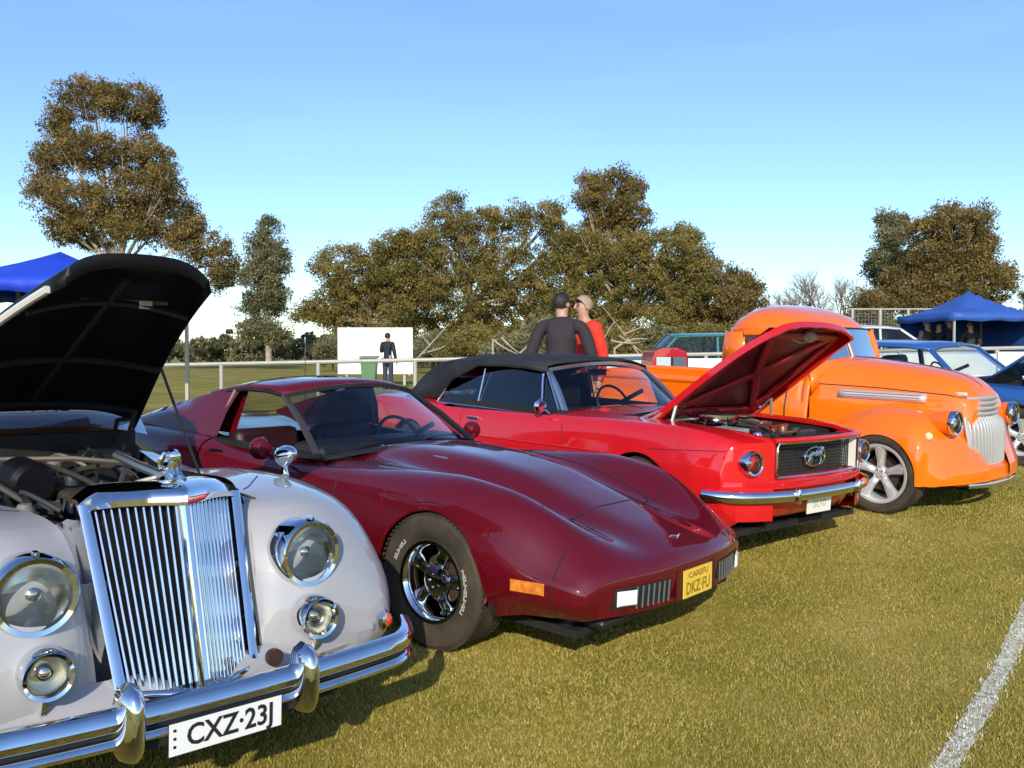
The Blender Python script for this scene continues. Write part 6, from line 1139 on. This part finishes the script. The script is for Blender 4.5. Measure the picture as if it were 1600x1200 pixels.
rear_car('hatchback', 'silver car with dark windows parked beyond the rail left of the blue gazebo', 'car', 10.7, 22.5, math.radians(-4), silver_p, (.78, -.60, -1.3, -2.6, -3.0, -3.4), .92, 2.6, top_h=1.46, glass_t=(.15, .17, .18))
# small crimson box cart behind the pickup bed
def cart():
    x0 = 2.56; y0 = 15.4; z0 = float(gz(x0, y0)); R0 = thing('box_cart', 'small crimson box cart with pale window panels between the soft top and the orange bed', 'cart', (x0, y0, z0), math.radians(6))
    P = [[(w * .30, -.35 + .0 * k, z) if False else (w * .30 * q, yy, z) for w, z in ((-1, .30), (-1, .85), (-.86, .98), (-.4, 1.03), (.4, 1.03), (.86, .98), (1, .85), (1, .30))] for k, (yy, q) in enumerate(((-.36, .97), (-.38, 1.0), (.38, 1.0), (.36, .97)))]
    m_ = MB(); grid(m_, P, False, True); m_.f.append(tuple(range(8))[::-1]); m_.f.append(tuple(24 + i for i in range(8))); mesh_obj('body', m_, crimson_p, R0, sharp=50)
    for x, c in ((-.12, (.45, .56, .54)), (.15, (.10, .13, .15))): mesh_obj('window', box(MB(), (x, -.39, .74), (.24 if x < 0 else .22, .02, .26)), mat('cart window %.2f' % c[0], c, .15), R0, False)
    mesh_obj('window_bar', box(MB(), (.02, -.40, .74), (.02, .02, .27)), black_trim, R0, False)
    for s in (-1, 1): mesh_obj('wheel', lathe(MB(), [(0, -.04), (.16, -.04), (.17, -.02), (.17, .02), (.16, .04), (0, .04)], (s * .28, 0, .17), (1, 0, 0), 20), rubber, R0)
    mesh_obj('draw_bar', tube(MB(), [(0, -.3, .3), (0, -.6, .15), (0, -.8, .04)], .02, 6), tin_m, R0)
cart()

# ================================================================ people
skin_m = mat('skin', (.48, .28, .19), .5, noise=(8, (.40, .2, .14), .5)); hair_d = mat('dark brown hair', (.02, .014, .01), .6, bump=(60, .5, .01)); hair_g = mat('sandy grey hair', (.34, .26, .17), .6, bump=(60, .5, .01))
def skin_mesh(name, J, E, m, parent, sub=2):
    """J: {joint: (x, y, z, r)}; first joint is the root"""
    keys = list(J); me = bpy.data.meshes.new(name); me.from_pydata([J[k][:3] for k in keys], [(keys.index(a), keys.index(b)) for a, b in E], []); me.materials.append(m); o = bpy.data.objects.new(name, me); COL.objects.link(o); o.parent = parent
    md = o.modifiers.new('skin', 'SKIN'); md.use_smooth_shade = True; sv = me.skin_vertices[0].data
    for i, k in enumerate(keys):
        r = J[k][3]; sv[i].radius = (r, r) if not isinstance(r, tuple) else r; sv[i].use_root = (i == 0)
    s = o.modifiers.new('sub', 'SUBSURF'); s.levels = sub; s.render_levels = sub
    dg = bpy.context.evaluated_depsgraph_get(); bpy.context.view_layer.update(); me2 = bpy.data.meshes.new_from_object(o.evaluated_get(dg)); o.modifiers.clear(); o.data = me2; me2.name = name
    me2.polygons.foreach_set('use_smooth', [True] * len(me2.polygons)); return o
def person(label, x, y, rz, H, jacket, trousers, hair, pose='stand', bulk=1.0, turn=0, z=None, hands=None, group=None, skirt=0, lean=0, hat=None):
    """figure faces local -Y; body is one continuous skin, clothing hangs over it"""
    k = H / 1.75; root = thing('person', label, 'person', (x, y, float(gz(x, y)) if z is None else z), rz, group); b = bulk
    def S(d): return {n: (v[0] * k, v[1] * k + (-math.sin(lean) * max(0, v[2] - .9) * k), v[2] * k, v[3] * k) for n, v in d.items()}
    arms = {'stand': ((.26, .03, 1.12), (.27, -.06, .86)), 'phone': ((.27, -.05, 1.16), (.14, -.26, 1.38)), 'front': ((.29, .0, 1.14), (.10, -.27, 1.08)), 'hips': ((.30, .08, 1.17), (.17, -.12, 1.04))}
    pr, plft = (pose if isinstance(pose, tuple) else (pose, pose)); J = {'pelvis': (0, 0, .96, .125 * b), 'waist': (0, 0, 1.10, .118 * b), 'chest': (0, .01, 1.28, .135 * b), 'collar': (0, .01, 1.44, .090), 'neck': (0, 0, 1.51, .055), 'jaw': (0, -.015, 1.57, .062), 'skull': (0, 0, 1.655, .084), 'crown': (0, .01, 1.70, .055)}
    E = [('pelvis', 'waist'), ('waist', 'chest'), ('chest', 'collar'), ('collar', 'neck'), ('neck', 'jaw'), ('jaw', 'skull'), ('skull', 'crown')]
    for s, n, ps in ((-1, 'r', pr), (1, 'l', plft)):
        el, wr = arms[ps]; J['sh' + n] = (s * .175 * b, .01, 1.425, .062); J['el' + n] = (s * el[0] * b, el[1], el[2], .045); J['wr' + n] = (s * wr[0] * b, wr[1], wr[2], .028); J['hip' + n] = (s * .09, 0, .90, .092 * b); J['kn' + n] = (s * .10, -.02, .50, .06); J['an' + n] = (s * .105, .03, .10, .042); J['toe' + n] = (s * .115, -.13, .04, .036); E += [('collar', 'sh' + n), ('sh' + n, 'el' + n), ('el' + n, 'wr' + n), ('pelvis', 'hip' + n), ('hip' + n, 'kn' + n), ('kn' + n, 'an' + n), ('an' + n, 'toe' + n)]
    body = skin_mesh('body', S(J), E, skin_m, root)
    for s, n in ((-1, 'r'), (1, 'l')):   # hands with separate fingers
        w = Vector(S(J)['wr' + n][:3]); e_ = Vector(S(J)['el' + n][:3]); d = (w - e_).normalized(); side = d.cross(Vector((0, 1, .2))).normalized(); up = side.cross(d); h = MB(); pc = w + d * .05 * k; tube(h, [w - d * .01, w + d * .03 * k, w + d * .085 * k], [.026 * k, .034 * k, .036 * k], 8, sx=1.15, sy=.6)
        for i, (o_, l_) in enumerate(((-.028, .055), (-.010, .065), (.009, .062), (.027, .048))): q = w + d * .085 * k + side * o_ * k; tube(h, [q, q + d * l_ * .55 * k, q + d * l_ * .9 * k + up * .02 * k], [.0095 * k, .0085 * k, .006 * k], 6)
        q = w + d * .03 * k + side * -.034 * k; tube(h, [q, q + (d * .6 - side * .8) * .04 * k, q + (d * .9 - side * .5) * .065 * k], [.012 * k, .010 * k, .007 * k], 6); mesh_obj('hand', h, skin_m, root, sub=1)
    # head features
    hx = Matrix.Rotation(turn, 4, 'Z'); hc = Vector(S(J)['skull'][:3]); f = MB(); 
    def F(p): return hc + (hx @ Vector(p)) * k
    tube(f, [F((0, -.085, .02)), F((0, -.105, -.02)), F((0, -.085, -.03))], [.009 * k, .014 * k, .010 * k], 6); mesh_obj('nose', f, skin_m, root)
    for s in (-1, 1): mesh_obj('ear', lathe(MB(), [(0, .006), (.02 * k, .008), (.026 * k, 0), (0, -.004)], F((s * .084, .005, -.01)), hx @ Vector((s, 0, 0)), 12), skin_m, root); mesh_obj('eye', lathe(MB(), [(0, .008), (.010 * k, .004), (.013 * k, -.002)], F((s * .03, -.079, .012)), hx @ Vector((0, -1, 0)), 10), black_trim, root)
    mesh_obj('mouth', tube(MB(), [F((-.024, -.074, -.058)), F((0, -.082, -.058)), F((.024, -.074, -.058))], .005 * k, 5), mat('lips', (.32, .10, .08), .5), root)
    hr = MB(); rows = []
    for th in np.linspace(0, 1, 9):
        row = []
        for a in np.linspace(0, 2 * PI, 20, endpoint=False):
            front = max(0, -math.sin(a)); ph = th * (2.15 - 1.3 * front); row.append(F((.094 * math.sin(ph) * math.cos(a), .01 + .104 * math.sin(ph) * math.sin(a), .015 + .102 * math.cos(ph) + .007 * math.sin(a * 5 + th * 11) + .004 * math.sin(a * 11 - th * 17))))
        rows.append(row)
    grid(hr, rows, False, True); mesh_obj('hair', hr, hair, root, sub=1)
    # clothes: slightly fuller skins ending at neck, cuffs, waist and ankles
    g = .018; c = dict(J); cj = {n: (c[n][0], c[n][1], c[n][2], c[n][3] + g) for n in ('waist', 'pelvis', 'chest', 'collar', 'shr', 'shl', 'elr', 'ell')}; cj['hem'] = (0, .0, .84 - skirt, .135 * b + g + .04 * (skirt > 0)); cj['nk'] = (0, .0, 1.505, .070)
    for n in 'rl': w_ = Vector(J['wr' + n][:3]); e_ = Vector(J['el' + n][:3]); q = e_ + (w_ - e_) * .93; cj['cf' + n] = (*q, .040)
    CE = [('waist', 'pelvis'), ('pelvis', 'hem'), ('waist', 'chest'), ('chest', 'collar'), ('collar', 'nk'), ('collar', 'shr'), ('collar', 'shl'), ('shr', 'elr'), ('shl', 'ell'), ('elr', 'cfr'), ('ell', 'cfl')]
    order = ['waist'] + [n for n in cj if n != 'waist']; skin_mesh('jacket', S({n: cj[n] for n in order}), CE, jacket, root)
    tj = {'pelvis': (0, 0, .95, .135 * b)}; TE = []
    for s, n in ((-1, 'r'), (1, 'l')): tj['hip' + n] = (s * .092, 0, .88, .104 * b); tj['kn' + n] = (s * .10, -.02, .50, .078); tj['an' + n] = (s * .105, .02, .11, .062); TE += [('pelvis', 'hip' + n), ('hip' + n, 'kn' + n), ('kn' + n, 'an' + n)]
    skin_mesh('trousers', S(tj), TE, trousers, root)
    for s in (-1, 1): sm = MB(); lathe(sm, [(0, .0), (.045 * k, 0), (.05 * k, .03 * k), (.035 * k, .08 * k), (0, .09 * k)], (s * .107 * k, .02 * k, 0), seg=14); tube(sm, [(s * .107 * k, .05 * k, .04 * k), (s * .11 * k, -.06 * k, .04 * k), (s * .115 * k, -.17 * k, .03 * k)], [.04 * k, .045 * k, .025 * k], 10); mesh_obj('shoe', sm, black_trim, root)
    return root
cl_dark = mat('brown black wool', (.03, .022, .026), .85, bump=(30, .4, .01)); cl_red = mat('red fleece', (.75, .035, .015), .8, bump=(30, .4, .01)); cl_navy = mat('navy coat', (.015, .017, .03), .8); cl_jean = mat('dark denim', (.03, .04, .07), .8); cl_pink = mat('faded red trousers', (.42, .07, .07), .8); cl_gr = mat('charcoal cloth', (.03, .03, .03), .8); cl_wh = mat('pale shirt', (.6, .6, .58), .7)
person('heavy-set person in dark brown jacket seen from behind beyond the black soft top', .50, 9.4, math.radians(172), 1.83, cl_dark, cl_gr, hair_d, ('stand', 'stand'), 1.2, math.radians(-40), lean=.18)
person('person in bright red top turned towards the person in the dark jacket', .86, 10.1, math.radians(-62), 1.80, cl_red, cl_pink, hair_g, ('front', 'stand'), 1.0, math.radians(0), lean=.12)
person('distant person in a long dark coat in front of the white board', P3(606, 600, 28)[0], 28, math.radians(160), 1.72, cl_navy, cl_jean, hair_d, ('stand', 'phone'), .98, 0, skirt=.12)
for u, lab, rz, H, c_, h_ in ((1448, 'person in black at the left opening of the blue gazebo', 20, 1.66, cl_gr, hair_g), (1466, 'person with auburn hair and dark top under the blue gazebo', -40, 1.62, cl_dark, mat('auburn hair', (.12, .035, .015), .6)), (1482, 'person in dark clothes under the middle of the blue gazebo', 60, 1.68, cl_navy, hair_g), (1515, 'person in a black top beside the right-hand wall of the blue gazebo', 0, 1.58, cl_gr, hair_g)):
    d_ = 24.0 + random.uniform(-.5, .4); person(lab, (u - 800) / FPX * d_, d_, math.radians(rz), H, c_, cl_gr, h_, 'front', 1.05, group='people under the blue gazebo')

# pieces that were drawn together but can be picked apart become parts of their own
def split_loose(o):
    me = o.data; n = len(me.vertices); par = list(range(n))
    def find(i):
        while par[i] != i: par[i] = par[par[i]]; i = par[i]
        return i
    for p in me.polygons:
        v = p.vertices; r = find(v[0])
        for q in v[1:]: par[find(q)] = r
    isl = {}
    for p in me.polygons: isl.setdefault(find(p.vertices[0]), []).append(p.index)
    if len(isl) < 2 or len(isl) > 40: return
    isl = list(isl.values()); base = o.name.split('.')[0]; co = [v.co.copy() for v in me.vertices]; P = [tuple(p.vertices) for p in me.polygons]; sm = any(p.use_smooth for p in me.polygons); mats = list(me.materials)
    def make(fs):
        idx = {}; V = []; F = []
        for f in fs:
            q = []
            for i in P[f]:
                if i not in idx: idx[i] = len(V); V.append(co[i])
                q.append(idx[i])
            F.append(q)
        m2 = bpy.data.meshes.new(base); m2.from_pydata(V, [], F)
        for m in mats: m2.materials.append(m)
        if sm: m2.polygons.foreach_set('use_smooth', [True] * len(F)); m2.set_sharp_from_angle(angle=math.radians(40))
        return m2
    ms_ = [make(f) for f in isl]; o.data = ms_[0]
    for m2 in ms_[1:]:
        q = o.copy(); q.data = m2; COL.objects.link(q); q.parent = o.parent
SPLIT = {'window_pillar', 'window_trim', 'bonnet_hinge', 'hose', 'brace', 'panel_gap', 'arch_lip', 'bonnet_rib', 'stay_bar', 'grille_bar', 'door_gap', 'bonnet_gap', 'wiper', 'load_bed', 'engine_block', 'door_pillar', 'lamp_clip', 'raised_white_lettering'}
for o in list(bpy.data.objects):
    if o.type == 'MESH' and o.parent and o.name.split('.')[0] in SPLIT and not o.children and 'kind' not in o: split_loose(o)
